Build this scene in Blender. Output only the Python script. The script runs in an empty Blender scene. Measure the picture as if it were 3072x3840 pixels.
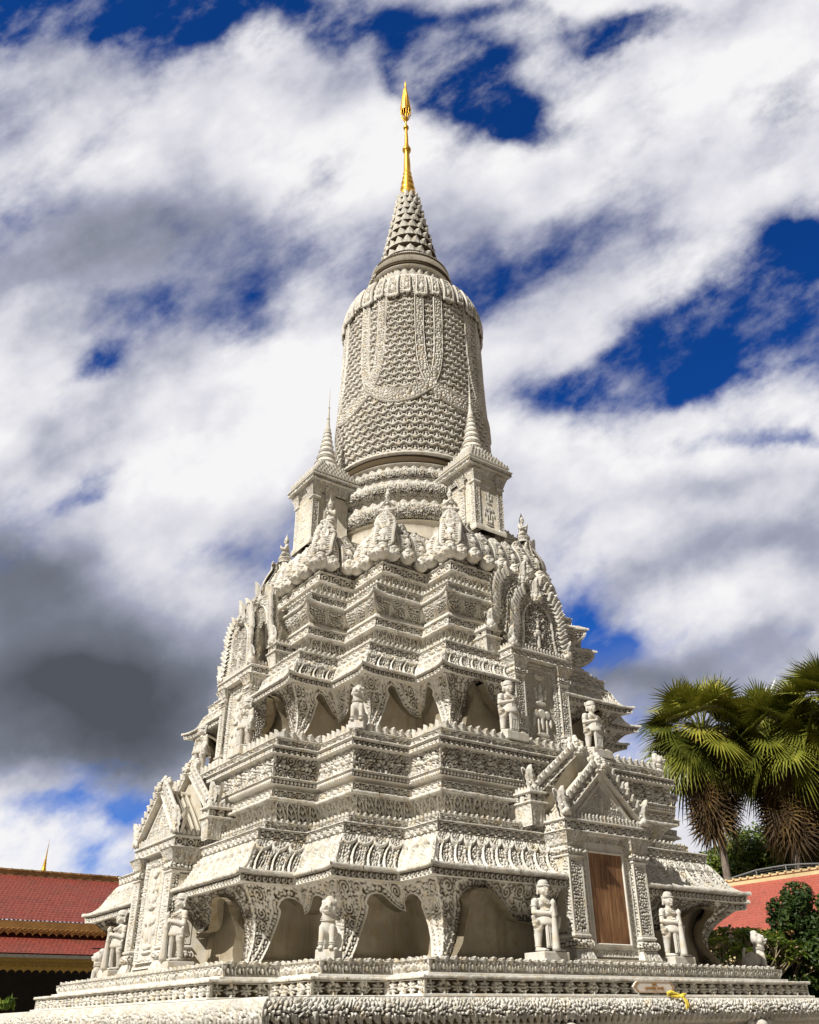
import bpy, bmesh, math, random
import numpy as np
from mathutils import Vector, Matrix, Euler
R_ = math.radians
PI = math.pi
rng = np.random.RandomState(7)
random.seed(7)
scn = bpy.context.scene
COL = scn.collection

# ------------------------------------------------------------------ materials
MATS = {}
def new_mat(name):
    m = bpy.data.materials.new(name); m.use_nodes = True
    nt = m.node_tree; nt.nodes.clear()
    out = nt.nodes.new('ShaderNodeOutputMaterial'); b = nt.nodes.new('ShaderNodeBsdfPrincipled')
    nt.links.new(b.outputs[0], out.inputs[0]); MATS[name] = m
    return m, nt, b
def N(nt, t, **kw):
    n = nt.nodes.new(t)
    for k, v in kw.items(): setattr(n, k, v)
    return n
def noise(nt, co, scale, detail=4, rough=.55):
    n = N(nt, 'ShaderNodeTexNoise'); n.inputs['Scale'].default_value = scale
    n.inputs['Detail'].default_value = detail; n.inputs['Roughness'].default_value = rough
    nt.links.new(co, n.inputs['Vector']); return n.outputs['Fac']
def ramp(nt, fac, stops):
    r = N(nt, 'ShaderNodeValToRGB'); e = r.color_ramp.elements
    while len(e) < len(stops): e.new(.5)
    for i, (p, c) in enumerate(stops): e[i].position = p; e[i].color = (*c, 1) if len(c) == 3 else c
    nt.links.new(fac, r.inputs[0]); return r.outputs[0]
def mixc(nt, f, a, b, mode='MIX'):
    m = N(nt, 'ShaderNodeMix', data_type='RGBA', blend_type=mode)
    for i, v in ((0, f), (6, a), (7, b)):
        if isinstance(v, (int, float)): m.inputs[i].default_value = v
        elif isinstance(v, tuple): m.inputs[i].default_value = (*v, 1)
        else: nt.links.new(v, m.inputs[i])
    return m.outputs[2]
def bump(nt, b, h, strength, dist):
    n = N(nt, 'ShaderNodeBump'); n.inputs['Strength'].default_value = strength; n.inputs['Distance'].default_value = dist
    nt.links.new(h, n.inputs['Height']); nt.links.new(n.outputs[0], b.inputs['Normal'])
def objco(nt):
    return N(nt, 'ShaderNodeTexCoord').outputs['Object']

def stone(name, base=(.71, .685, .63), grime_shade=(.085, .062, .036), carve=True, bumpd=.006, bscale=70):
    m, nt, b = new_mat(name)
    co = objco(nt)
    big = noise(nt, co, 1.3, 5, .6); mid = noise(nt, co, 7, 5, .65); fine = noise(nt, co, bscale, 3, .7)
    light = tuple(min(1, c*1.10) for c in base); dk = tuple(c*.80 for c in base)
    c = ramp(nt, big, [(.3, dk), (.5, base), (.72, light)])
    st = ramp(nt, mid, [(.50, (0, 0, 0)), (.70, (.9, .9, .9))])
    c = mixc(nt, st, c, tuple(base[i]*(.88, .77, .58)[i] for i in range(3)))
    # rain streaks and soot on the render
    mp = N(nt, 'ShaderNodeMapping'); mp.inputs['Scale'].default_value = (6, 6, .5); nt.links.new(co, mp.inputs[0])
    sk = noise(nt, mp.outputs[0], 1.6, 4, .6)
    skr = ramp(nt, sk, [(.52, (0, 0, 0)), (.70, (.62, .62, .62))])
    c = mixc(nt, skr, c, tuple(x*k_ for x, k_ in zip(base, (.60, .56, .50))))
    so_ = noise(nt, co, 2.3, 7, .68)
    c = mixc(nt, ramp(nt, so_, [(.56, (0, 0, 0)), (.72, (.6, .6, .6))]), c, tuple(x*.50 for x in base))
    sp = noise(nt, co, 22, 4, .7)
    spr = ramp(nt, sp, [(.63, (0, 0, 0)), (.74, (.8, .8, .8))])
    c = mixc(nt, spr, c, (.26, .20, .12))
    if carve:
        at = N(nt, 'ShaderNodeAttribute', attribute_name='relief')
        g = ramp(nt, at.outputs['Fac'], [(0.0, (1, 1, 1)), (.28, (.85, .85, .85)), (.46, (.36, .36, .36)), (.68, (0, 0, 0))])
        c = mixc(nt, g, c, grime_shade)  # recesses darkened in the colour: grime plus painted crevice shade
    nt.links.new(c, b.inputs['Base Color'])
    b.inputs['Roughness'].default_value = .9; b.inputs['Specular IOR Level'].default_value = .15
    mx = N(nt, 'ShaderNodeMath', operation='ADD'); nt.links.new(fine, mx.inputs[0]); nt.links.new(mid, mx.inputs[1])
    bump(nt, b, mx.outputs[0], .7, bumpd)
    return m
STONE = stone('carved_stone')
PLAIN = stone('plain_render', base=(.60, .56, .475), carve=False, bumpd=.004, bscale=30)
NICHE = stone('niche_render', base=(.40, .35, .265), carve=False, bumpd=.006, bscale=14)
STAT = stone('statue_stone', base=(.66, .635, .585), grime_shade=(.3, .26, .2), carve=False, bumpd=.004, bscale=60)
def simple(name, col, rough=.6, metal=0, var=.15, scale=8, bd=0):
    m, nt, b = new_mat(name); co = objco(nt)
    f = noise(nt, co, scale, 5, .6)
    c = ramp(nt, f, [(.25, tuple(x*(1-var) for x in col)), (.75, tuple(min(1, x*(1+var)) for x in col))])
    nt.links.new(c, b.inputs['Base Color']); b.inputs['Roughness'].default_value = rough; b.inputs['Metallic'].default_value = metal
    if bd: bump(nt, b, f, .6, bd)
    return m
GOLD = simple('gold_leaf', (.80, .43, .05), .38, .75, .25, 5)

# ------------------------------------------------------------------ mesh builder
class MB:
    def __init__(s): s.V = []; s.F = []; s.A = []; s.n = 0; s.sm = []
    def add(s, V, F, A=None, smooth=True):
        V = np.asarray(V, float).reshape(-1, 3)
        A = np.ones(len(V)) if A is None else np.asarray(A, float).ravel()
        s.V.append(V); s.A.append(A)
        F = [np.asarray(F) + s.n] if isinstance(F, np.ndarray) else [np.asarray(f) + s.n for f in F]
        s.F.append((F, smooth)); s.n += len(V)
    def grid(s, P, A=None, smooth=True, flip=False, keep=None):
        m, n = P.shape[:2]
        i = np.arange(m*n).reshape(m, n)
        a, b, c, d = i[:-1, :-1], i[:-1, 1:], i[1:, 1:], i[1:, :-1]
        F = np.stack([a, b, c, d] if not flip else [a, d, c, b], -1).reshape(-1, 4)
        if keep is not None: F = F[keep.ravel()]
        s.add(P.reshape(-1, 3), F, A, smooth)
    def box(s, c, h, rz=0, smooth=False):
        x, y, z = h
        V = np.array([(sx*x, sy*y, sz*z) for sz in (-1, 1) for sx, sy in ((-1, -1), (1, -1), (1, 1), (-1, 1))], float)
        if rz: V[:, :2] = V[:, :2] @ np.array([[math.cos(rz), math.sin(rz)], [-math.sin(rz), math.cos(rz)]])
        F = np.array([(0, 3, 2, 1), (4, 5, 6, 7), (0, 1, 5, 4), (1, 2, 6, 5), (2, 3, 7, 6), (3, 0, 4, 7)])
        s.add(V + np.array(c), F, None, smooth)
    def quad(s, a, b, c, d): s.add(np.array([a, b, c, d]), np.array([(0, 1, 2, 3)]), None, False)
    def lathe(s, prof, c=(0, 0, 0), n=24, ax=None, lean=None):
        th = np.arange(n+1)*2*PI/n
        P = np.zeros((len(prof), n+1, 3))
        for i, (r, z) in enumerate(prof):
            P[i, :, 0] = r*np.cos(th); P[i, :, 1] = r*np.sin(th); P[i, :, 2] = z
            if lean is not None: P[i, :, :2] += lean(z)
        s.grid(P + np.array(c))
    def tube(s, pts, rad, n=8):
        pts = [Vector(p) for p in pts]
        if isinstance(rad, (int, float)): rad = [rad]*len(pts)
        P = np.zeros((len(pts), n+1, 3)); up = Vector((.123, .31, .94))
        for i, p in enumerate(pts):
            t = (pts[min(i+1, len(pts)-1)] - pts[max(i-1, 0)]).normalized()
            a = t.cross(up).normalized(); b = t.cross(a)
            for k in range(n+1):
                q = p + (a*math.cos(2*PI*k/n) + b*math.sin(2*PI*k/n))*rad[i]; P[i, k] = q
        s.grid(P)
    def ball(s, c, r, n=12, m=8, rot=None):
        if isinstance(r, (int, float)): r = (r, r, r)
        ph = np.linspace(-PI/2, PI/2, m+1)[:, None]; th = np.linspace(0, 2*PI, n+1)[None]
        P = np.stack([np.cos(ph)*np.cos(th)*r[0], np.cos(ph)*np.sin(th)*r[1], np.sin(ph)*r[2]+0*th], -1)
        if rot is not None:
            M = np.array(Euler(rot).to_matrix()); P = P @ M.T
        s.grid(P + np.array(c))
    def build(s, name, mat, parent=None, loc=None, rz=0):
        me = bpy.data.meshes.new(name)
        V = np.concatenate(s.V) if s.V else np.zeros((0, 3)); A = np.concatenate(s.A)
        me.vertices.add(len(V)); me.vertices.foreach_set('co', V.ravel())
        loops = []; starts = []; cnt = []; smo = []; p = 0
        for fl, sm in s.F:
            for F in fl:
                if F.ndim == 1: F = F[None]
                k = F.shape[1]; loops.append(F.ravel()); starts.append(p + np.arange(len(F))*k); cnt.append(np.full(len(F), k)); p += F.size
                smo.append(np.full(len(F), sm))
        loops = np.concatenate(loops); starts = np.concatenate(starts); cnt = np.concatenate(cnt); smo = np.concatenate(smo)
        me.loops.add(len(loops)); me.loops.foreach_set('vertex_index', loops.astype(np.int32))
        me.polygons.add(len(starts)); me.polygons.foreach_set('loop_start', starts.astype(np.int32)); me.polygons.foreach_set('loop_total', cnt.astype(np.int32))
        me.polygons.foreach_set('use_smooth', smo.astype(bool))
        me.update(calc_edges=True); me.validate(clean_customdata=False)
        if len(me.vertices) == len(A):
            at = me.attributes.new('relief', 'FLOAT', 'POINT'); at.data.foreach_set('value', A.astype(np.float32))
        me.materials.append(mat)
        o = bpy.data.objects.new(name, me); COL.objects.link(o)
        if parent is not None: o.parent = parent
        if loc is not None: o.location = loc
        o.rotation_euler.z = rz
        return o
def empty(name, loc=(0, 0, 0), rz=0):
    o = bpy.data.objects.new(name, None); COL.objects.link(o); o.location = loc; o.rotation_euler.z = rz; o.empty_display_size = .3
    return o
def _dummy(): pass
def tag(o, label=None, cat=None, group=None, kind=None):
    if label: o['label'] = label
    if cat: o['category'] = cat
    if group: o['group'] = group
    if kind: o['kind'] = kind
    return o
def copy_tree(o, parent=None):
    c = o.copy(); COL.objects.link(c)
    if parent is not None: c.parent = parent
    for ch in [x for x in scn.objects if x.parent == o]: copy_tree(ch, c)
    return c

# ------------------------------------------------------------------ relief patterns: height 0..1 in metres (s along, t up)
def h1(i, j, k=0.):
    v = np.sin(i*127.1 + j*311.7 + k*74.7)*43758.5453
    return v - np.floor(v)
def worley(x, y, k=0.):
    ix = np.floor(x); iy = np.floor(y); f1 = np.full(x.shape, 9.); f2 = np.full(x.shape, 9.)
    for dx in (-1, 0, 1):
        for dy in (-1, 0, 1):
            px = ix+dx+.15+.7*h1(ix+dx, iy+dy, k); py = iy+dy+.15+.7*h1(ix+dx, iy+dy, k+3.3)
            d = np.hypot(px-x, py-y); m = d < f1
            f2 = np.where(m, f1, np.minimum(f2, d)); f1 = np.where(m, d, f1)
    return f1, f2
def ss(a, b, x):
    t = np.clip((x-a)/(b-a), 0, 1); return t*t*(3-2*t)
def vn(x, y, k=0.):
    ix = np.floor(x); iy = np.floor(y); fx = x-ix; fy = y-iy; fx = fx*fx*(3-2*fx); fy = fy*fy*(3-2*fy)
    return (h1(ix, iy, k)*(1-fx)+h1(ix+1, iy, k)*fx)*(1-fy) + (h1(ix, iy+1, k)*(1-fx)+h1(ix+1, iy+1, k)*fx)*fy
def blobs(s, t, sc=.07, k=0.):
    x = s/sc + .9*vn(s/.13, t/.13, k); y = t/sc + .9*vn(s/.13, t/.13, k+9)
    f1, f2 = worley(x, y, k)
    return np.clip(ss(.09, .30, f2-f1)*(1.2-.62*f1), 0, 1)
def scroll(s, t, P=.24, k=0., sc=.06):
    # rows of leafy spirals turning alternately, foliage between
    i = np.floor(s/P); j = np.floor(t/P)
    best = np.full(s.shape, 9.); th = np.zeros(s.shape); sg = np.ones(s.shape)
    for dx in (-1, 0, 1):
        for dy in (-1, 0, 1):
            ci, cj = i+dx, j+dy
            cx = (ci+.5+.25*(h1(ci, cj, k)-.5)+.25*np.mod(cj, 2))*P; cy = (cj+.5+.2*(h1(ci, cj, k+5)-.5))*P
            d = np.hypot(s-cx, t-cy); m = d < best
            best = np.where(m, d, best); th = np.where(m, np.arctan2(t-cy, s-cx), th); sg = np.where(m, np.where(np.mod(ci+cj, 2) > .5, 1., -1.), sg)
    r = best/P
    sp = .5+.5*np.cos(2*PI*(r/.21) - th*sg)
    lob = .65+.35*np.abs(np.cos(th*4+r*9*sg))
    inner = sp*lob
    fo = blobs(s, t, sc, k)
    w = ss(.5, .36, r)
    return np.clip(inner*w + fo*(1-w), 0, 1)
def fit(s, L, P):
    n = max(1, int(round(L/P))); P = L/n; u = (s+L/2)/P; i = np.clip(np.floor(u), 0, n-1)
    return i, (u-i-.5)*P, P
def p_fol(s, t, T, L): return blobs(s, t, .07, L)
def p_scroll(s, t, T, L): return scroll(s, t-T/2+.12, .24, L, .07)
def p_vine(s, t, T, L): return scroll(s, t-T/2+T*.5, max(T, .13), L, .06)
def p_rosette(s, t, T, L):
    i, x, P = fit(s, L, T*1.35); y = t-T/2; r = np.hypot(x/(P*.5), y/(T*.5)); th = np.arctan2(y/T, x/P)
    a = .5+.5*np.cos(8*th); pet = ss(.98, .8, r/(.62+.38*a))*(.35+.65*a)
    pet = np.maximum(pet*ss(.12, .25, r), ss(.2, .1, r))
    b = .5+.5*np.cos(4*th+PI); q = blobs(x+i, y, .045, 2.)*ss(1.25, .95, np.abs(x)/(P*.5)+np.abs(y)/(T*.5)*.8)
    return np.where(np.mod(i, 2) < .5, pet, np.maximum(q, .6*pet*b))
def p_chain(s, t, T, L):
    i, x, P = fit(s, L, T*1.5); y = t-T/2; u = x/(P*.5); v = y/(T*.5)
    r = np.sqrt((u*1.25)**2+v*v); ring = ss(.22, .08, np.abs(r-.72)); dot = ss(.35, .2, r)
    lat = ss(.16, .05, np.abs(np.abs(u)-.92)-.0)*ss(.9, .5, np.abs(v))
    return np.clip(np.maximum.reduce([ring, dot, lat]), 0, 1)
def p_bead(s, t, T, L):
    i, x, P = fit(s, L, max(.055, T*.8)); y = t-T/2
    return ss(1., .45, np.hypot(x/(P*.5), y/(T*.5)))
def p_tongue(s, t, T, L):
    i, x, P = fit(s, L, .12); v = t/T; u = np.abs(x)/(P*.5)
    w = .92*np.sqrt(np.clip(1-((v-.55)/.5).clip(0, 1)**2, 0, 1)); rim = ss(.2, .1, np.abs(u-w+.12)); inn = ss(w-.25, w-.4, u)*(.45+.55*blobs(x+i*.37, t, .032, 3.+L)); st = ss(.16, .06, u)
    x2 = np.abs(P*.5-np.abs(x))/(P*.5); back = ss(.35, .2, x2)*ss(.45, .7, v)*.6
    return np.clip(np.maximum.reduce([rim*(v > .03), inn, st*.9, back]), 0, 1)
def p_torus(s, t, T, L):
    v = t/T; i, x, P = fit(s, L, .36); k = np.mod(i, 2)
    a = blobs(s*1.15, t*.9+x*x*2., .06, 4.); b = blobs(s+t*.5*np.sign(x), t*.85, .052, 8.); up = np.where(k < .5, a, b)
    i2, x2, P2 = fit(s, L, .115); u2 = np.abs(x2)/(P2*.5); w = np.sqrt(np.clip(v/.42, 0, 1))
    dn = ss(w*.95, w*.95-.25, u2)*(.5+.5*ss(.1, .25, np.abs(u2-.35)))
    return np.clip(np.where(v > .44+.05*np.cos(s*23), up*ss(.98, .9, v)+ss(.92, .95, v), dn), 0, 1)
def p_lotus(s, t, T, L):
    i, x, P = fit(s, L, .118); v = t/T; u = np.abs(x)/(P*.5)
    w = .98*(1-.55*v**3); outer = ss(w, w-.12, u); rim = ss(.2, .1, np.abs(u-(w-.2)))
    bud = ss(.42, .22, np.hypot(u/.9, (v-.4)/.9)); head = ss(.3, .1, np.hypot(u, (v-.92)*2.2))
    return np.clip(np.maximum.reduce([.25*outer, rim*outer, bud, head]), 0, 1)
def p_arch(s, t, T, L):
    # pointed arches with a little tree in each
    i, x, P = fit(s, L, .20); v = t/T; u = np.abs(x)/(P*.5)
    aw = .84*np.sqrt(np.clip(1-(v/.93)**2.6, 0, 1)); d = np.abs(u-aw)
    fil = ss(.2, .08, d); tree = ss(.10, .03, u)*(v < .8)
    lv = (.5+.5*np.cos((v*6.2-u*1.6)*2*PI*.8))*ss(aw-.12, aw-.35, u)*ss(.02, .12, u)
    sp = blobs(x+i*.7, t, .04, 4.)*ss(aw+.12, aw+.3, u)*.7
    return np.clip(np.maximum.reduce([fil, tree, lv*.9, sp]), 0, 1)
def p_roof(s, t, T, L):
    v = t/T
    i, x, P = fit(s, L, .26)
    u = x/P
    # crest lobes on top
    lr = np.hypot(u/.5, (v-.86)/.2); lobe = ss(.25, .12, np.abs(lr-.85))*(v > .62); inlob = blobs(s, t, .05, 1.)*ss(.8, .65, lr)
    q = (s + P*.55*np.sin((1-v)*PI*.85) + L*7)/P; fq = np.abs(q-np.floor(q)-.5)
    rib = ss(.10, .045, fq)*(v < .72)
    q2 = q+.32; f2 = np.abs(q2-np.floor(q2)-.5); rib2 = ss(.07, .03, f2)*(v < .6)*.85
    fo = blobs(s, t, .052, 2.)*ss(.1, .2, fq)
    fo = np.where((v > .66), fo*.35*ss(.8, .95, lr), fo)
    return np.clip(np.maximum.reduce([lobe, inlob, rib, rib2, fo*.9]), 0, 1)
def p_block(s, t, T, L):
    # big square scroll panels divided by X bands
    i, x, P = fit(s, L, T*1.55); y = t-T/2
    d = np.abs(np.abs(x)/P*1.0 - np.abs(y)/T*.9 - .0)
    band = ss(.045, .02, np.abs(np.abs(x)/P*1.35 + np.abs(y)/T*.8 - .44))
    sc = scroll(x, y, .22, 1.+L, .072); sc = np.maximum(sc, ss(.3, .1, np.hypot(x, y)/.1)*.9)
    return np.clip(np.where(band > .3, .35*band, sc), 0, 1)
def p_curl(s, t, T, L):
    i, x, P = fit(s, L, .105); y = t-T*.5; r = np.hypot(x/(P*.5), y/(T*.5)); th = np.arctan2(y, x)
    return np.clip(ss(1.05, .8, r)*(.45+.55*np.cos(2*PI*r*1.1-th)), 0, 1)
def p_plain(s, t, T, L): return np.ones(s.shape)
def p_cyma(s, t, T, L):
    i, x, P = fit(s, L, .36); v = t/T; u = x/(P*.5)
    r = np.hypot(u, (v-.75)/.8); fil = ss(.12, .05, np.abs(r-.88))
    fo = blobs(s, t, .055, 3.)*ss(.84, .74, r)
    return np.clip(np.maximum.reduce([fil, fo, .55*(r > .95)]), 0, 1)

# ------------------------------------------------------------------ redented plan
DW, DA = .84, 1.11
def contour(b):
    w = b+DW; a = b-DA
    q = [(-w, -a), (-b, -a), (-b, -b), (-a, -b), (-a, -w)]
    pts = []
    for k in range(4):
        c, s_ = math.cos(k*PI/2), math.sin(k*PI/2)
        pts += [(x*c-y*s_, x*s_+y*c) for x, y in q]
    return np.array(pts)
def rect_contour(cx, cy, hx, hy):
    def f(d):
        return np.array([(cx-hx-d, cy+hy+d), (cx-hx-d, cy-hy-d), (cx+hx+d, cy-hy-d), (cx+hx+d, cy+hy+d)])
    return f
VIS_SEG = {0, 1, 2, 3, 4, 5, 7, 17, 19}   # segments of the plan that face the camera side
def resample(prof, res):
    P = np.array(prof, float); d = np.r_[0, np.cumsum(np.hypot(*np.diff(P, axis=0).T))]
    n = max(2, int(math.ceil(d[-1]/res))+1); t = np.linspace(0, d[-1], n)
    return np.stack([np.interp(t, d, P[:, 0]), np.interp(t, d, P[:, 1])], -1), t
def smooth_prof(prof, n=24):
    P = np.array(prof, float); m = len(P); out = []
    for i in range(m-1):
        p0, p1, p2, p3 = P[max(i-1, 0)], P[i], P[i+1], P[min(i+2, m-1)]
        for k in range(max(1, n//(m-1))):
            t = k/max(1, n//(m-1))
            out.append(.5*((2*p1)+(-p0+p2)*t+(2*p0-5*p1+4*p2-p3)*t*t+(-p0+3*p1-3*p2+p3)*t**3))
    out.append(P[-1]); return out
RES = .0138
DK = 1.5   # relief depth gain
def sweep(mb, prof, pat=None, depth=.0, res=RES, cont=contour, vis=None, gap=0, edge=.018, flare=0):
    vis = VIS_SEG if (vis is None and cont is contour) else vis
    Cn = len(cont(1.0))
    for k in range(Cn):
        fine = (vis is None or k in vis) and pat is not None and depth > 0
        r = res if fine else .25
        pr, t = resample(prof, r) if fine else (np.array(prof, float), np.r_[0, np.cumsum(np.hypot(*np.diff(np.array(prof, float), axis=0).T))])
        T = t[-1]
        V = np.array([cont(b) for b, z in pr])      # rows x C x 2
        A, B = V[:, k], V[:, (k+1) % Cn]
        Lm = np.hypot(*(B-A).T).mean()
        ns = max(2, int(math.ceil(Lm/r))+1) if fine else 2
        u = np.linspace(0, 1, ns)
        P = np.zeros((len(pr), ns, 3)); P[..., :2] = A[:, None]*(1-u)[None, :, None]+B[:, None]*u[None, :, None]; P[..., 2] = pr[:, 1][:, None]
        d = (B-A).mean(0); d /= np.hypot(*d); nf = np.array([d[1], -d[0]])
        if flare and cont is contour:
            if not fine:
                u = np.r_[0, np.linspace(.02, .98, 9), 1] if Lm > 2 else np.linspace(0, 1, 7)
                P = np.zeros((len(pr), len(u), 3)); P[..., :2] = A[:, None]*(1-u)[None, :, None]+B[:, None]*u[None, :, None]; P[..., 2] = pr[:, 1][:, None]
            j = k % 5; fl = np.linspace(1, 1, len(pr))[:, None]
            for side, on in ((0, j in (0, 2, 4)), (1, j in (1, 3, 4))):
                if on:
                    q = (u if side == 0 else 1-u)*Lm; g = flare*np.clip(1-q/.34, 0, 1)**2.2
                    P[..., :2] += (g[None]*fl)[..., None]*(nf + (-d if side == 0 else d)); P[..., 2] += g[None]*.12*fl
        if not fine: mb.grid(P, np.full(P.shape[:2], 1.)); continue
        S, Tt = np.meshgrid((u-.5)*Lm, t)
        h = pat(S, Tt, T, Lm)
        em = np.minimum(ss(0, edge, Lm/2-np.abs(S)+.002), ss(0, edge*.7, np.minimum(Tt, T-Tt)+.001))
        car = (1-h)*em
        g = np.gradient(pr, axis=0); gl = np.hypot(*g.T); g = g/gl[:, None]
        nrm = np.zeros((len(pr), 3)); nrm[:, :2] = nf[None]*g[:, 1:2]; nrm[:, 2] = -g[:, 0]
        P = P - nrm[:, None, :]*(DK*depth*car)[..., None]
        kp = None
        if gap and cont is contour and k % 5 == 4: kp = (np.abs(.5*(S[:-1, 1:]+S[:-1, :-1])) > gap)
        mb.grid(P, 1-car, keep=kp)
def ledge(mb, b0, b1, z, cont=contour):     # flat ring between offsets b0 > b1
    P = np.stack([np.c_[cont(b0), np.full(len(cont(b0)), z)], np.c_[cont(b1), np.full(len(cont(b1)), z)]])
    P = np.concatenate([P, P[:, :1]], 1); mb.grid(P, smooth=False)
def leafshape(w, h, d, nu=7, nv=8):
    u = np.linspace(-1, 1, nu)[None]; v = np.linspace(0, 1, nv)[:, None]
    wv = np.where(v < .55, .74+.26*np.sin(v/.55*PI/2), np.clip(1-((v-.55)/.46)**1.15, 0, 1)**.72)*(1+.10*np.cos(v*22))*np.ones_like(u)
    x = u*wv*w/2
    gro = np.exp(-((np.abs(u)-.5-.1*v)/.16)**2)*(v < .82) + .7*np.exp(-(u/.13)**2)*(v > .35)*(v < .8) + .35*(.5+.5*np.cos(v*26+np.abs(u)*5))
    y = -d*(1-u*u)*(.6+.5*np.sin(v*PI*.9))*(1-.3*v) - d*.55*v**3 + .38*d*gro; z = v*h+0*u
    A = np.clip(.72+.3*(1-u*u) - .55*gro, 0, 1)+0*v
    return np.stack([x, y, z], -1), A
def leaf_row(mb, b, z, w, h, d, cont=contour, vis=None, lean=0., inset=0.):
    vis = VIS_SEG if (vis is None and cont is contour) else vis
    C = cont(b); n = len(C); P, A = leafshape(w, h, d)
    for k in range(n):
        if vis is not None and k not in vis:
            a, c = C[k], C[(k+1) % n]; mb.grid(np.array([[(a[0], a[1], z), (c[0], c[1], z)], [(a[0], a[1], z+h*.8), (c[0], c[1], z+h*.8)]])); continue
        a, c = C[k], C[(k+1) % n]; L = np.hypot(*(c-a)); m = max(1, int(round(L/w))); e = (c-a)/L; nf = np.array([e[1], -e[0]])
        for q in range(m):
            hh = 1-.12*h1(q*1.7, k*3.1, b)
            s_ = (q+.5)*L/m; o = a+e*s_; sc = (L/m)/w
            j = .06*(h1(q*2.3, k*1.1, b+2)-.5)
            W = np.zeros(P.shape); hh *= 1-.10*(q % 2); W[..., :2] = o + (P[..., 0:1]*sc)*e + (-P[..., 1:2] - lean*P[..., 2:3])*nf + P[..., 2:3]*j*e; W[..., 2] = z+P[..., 2]*hh
            mb.grid(W, A)
            bk = np.array([[W[0, -1], W[0, 0]], [W[4, -1], W[4, 0]], [W[-1, 3], W[-1, 3]]]); mb.grid(bk, smooth=False)
def rel_patch(mb, O, U, V, W, H, pat, depth, res=RES, mask=None, edge=.015):
    O, U, V = (np.array(v, float) for v in (O, U, V)); n = np.cross(U, V)
    nx, ny = max(3, int(W/res)+1), max(3, int(H/res)+1)
    S, T = np.meshgrid(np.linspace(-W/2, W/2, nx), np.linspace(0, H, ny))
    h = pat(S, T, H, W); em = np.minimum(ss(0, edge, W/2-np.abs(S)), ss(0, edge, np.minimum(T, H-T)))
    car = (1-h)*em
    P = O + S[..., None]*U + T[..., None]*V - n*(depth*car)[..., None]
    kp = None
    if mask is not None:
        M = mask(S, T); kp = (M[:-1, :-1] & M[1:, 1:] & M[1:, :-1] & M[:-1, 1:])
    mb.grid(P, 1-car, keep=kp)
def lathe_rel(mb, prof, pat, depth, res=.02, cx=0, cy=0, az0=R_(110), az1=R_(350)):
    pr, t = resample(prof, res); T = t[-1]; rm = pr[:, 0].mean()
    n = int((az1-az0)*rm/res)+2; th = np.linspace(az0, az1, n)
    S, Tt = np.meshgrid(th*rm, t)
    h = pat(S, Tt, T, 2*PI*rm); car = (1-h)*ss(0, .012, np.minimum(Tt, T-Tt)+.001)
    g = np.gradient(pr, axis=0); g /= np.hypot(*g.T)[:, None]
    nr = g[:, 1][:, None]; nz = -g[:, 0][:, None]
    rr = pr[:, 0][:, None]-nr*depth*car; z = pr[:, 1][:, None]-nz*depth*car
    mb.grid(np.stack([cx+rr*np.cos(th), cy+rr*np.sin(th), z], -1), 1-car)
    th = np.linspace(az1, az0+2*PI, 24); p2 = np.array(prof)
    mb.grid(np.stack([cx+p2[:, :1]*np.cos(th), cy+p2[:, :1]*np.sin(th), p2[:, 1:]+0*th], -1))
def leaf_ring(mb, r, z, w, h, d, n, cx=0, cy=0, lean=0.):
    P, A = leafshape(w, h, d)
    for q in range(n):
        a = 2*PI*(q+.5)/n; nf = np.array([math.cos(a), math.sin(a)]); e = np.array([-nf[1], nf[0]])
        W = np.zeros(P.shape); W[..., :2] = np.array([cx, cy]) + nf*(r) + P[..., 0:1]*e + (-P[..., 1:2]-lean*P[..., 2:3])*nf; W[..., 2] = z+P[..., 2]
        mb.grid(W, A)

# ------------------------------------------------------------------ the stupa
stupa = empty('stupa', (0, 0, 0))
tag(stupa, 'tall pale carved stone stupa with redented tiers and a thin gold spire', 'stupa')
VIS_SEG.clear(); VIS_SEG.update({0, 1, 2, 3, 4, 6, 8, 15, 17, 19})
def sqc(d): return np.array([(-d, d), (-d, -d), (d, -d), (d, d)])
SQV = {0, 1}
# terrace: plain battered wall, carved torus, paved top
m = MB()
sweep(m, [(6.75, 0), (6.75, .35), (6.6, .38), (6.5, .5), (6.22, .56), (6.2, .62)], cont=sqc)
sweep(m, [(6.16, .62), (6.16, 1.36)], lambda s, t, T, L: np.clip(.75+.5*(vn(s/.4, t/.4)-.5), 0, 1), .01, .05, cont=sqc, vis=SQV)
sweep(m, [(6.16, 1.36), (6.22, 1.38), (6.22, 1.45), (6.26, 1.47), (6.26, 1.53)], cont=sqc)
ledge(m, 6.28, 3.2, 1.865, sqc)
m.build('terrace_wall', PLAIN, stupa)
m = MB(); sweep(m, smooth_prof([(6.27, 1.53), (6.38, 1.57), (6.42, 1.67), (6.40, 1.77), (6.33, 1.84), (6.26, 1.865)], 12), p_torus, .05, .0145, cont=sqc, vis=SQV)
m.build('torus_moulding', STONE, stupa)
def tier(name, items, mat=STONE, gap=0, flare=0):
    mb = MB()
    for it in items:
        if it[0] == 'p': sweep(mb, it[1], flare=flare*(it[1][-1][0] > it[1][0][0]))
        elif it[0] == 'r': sweep(mb, it[1], it[2], it[3], gap=gap, flare=flare)
        elif it[0] == 'l': ledge(mb, it[1], it[2], it[3])
        elif it[0] == 'leaf': leaf_row(mb, *it[1:])
    return mb.build(name, mat, stupa)
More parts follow.
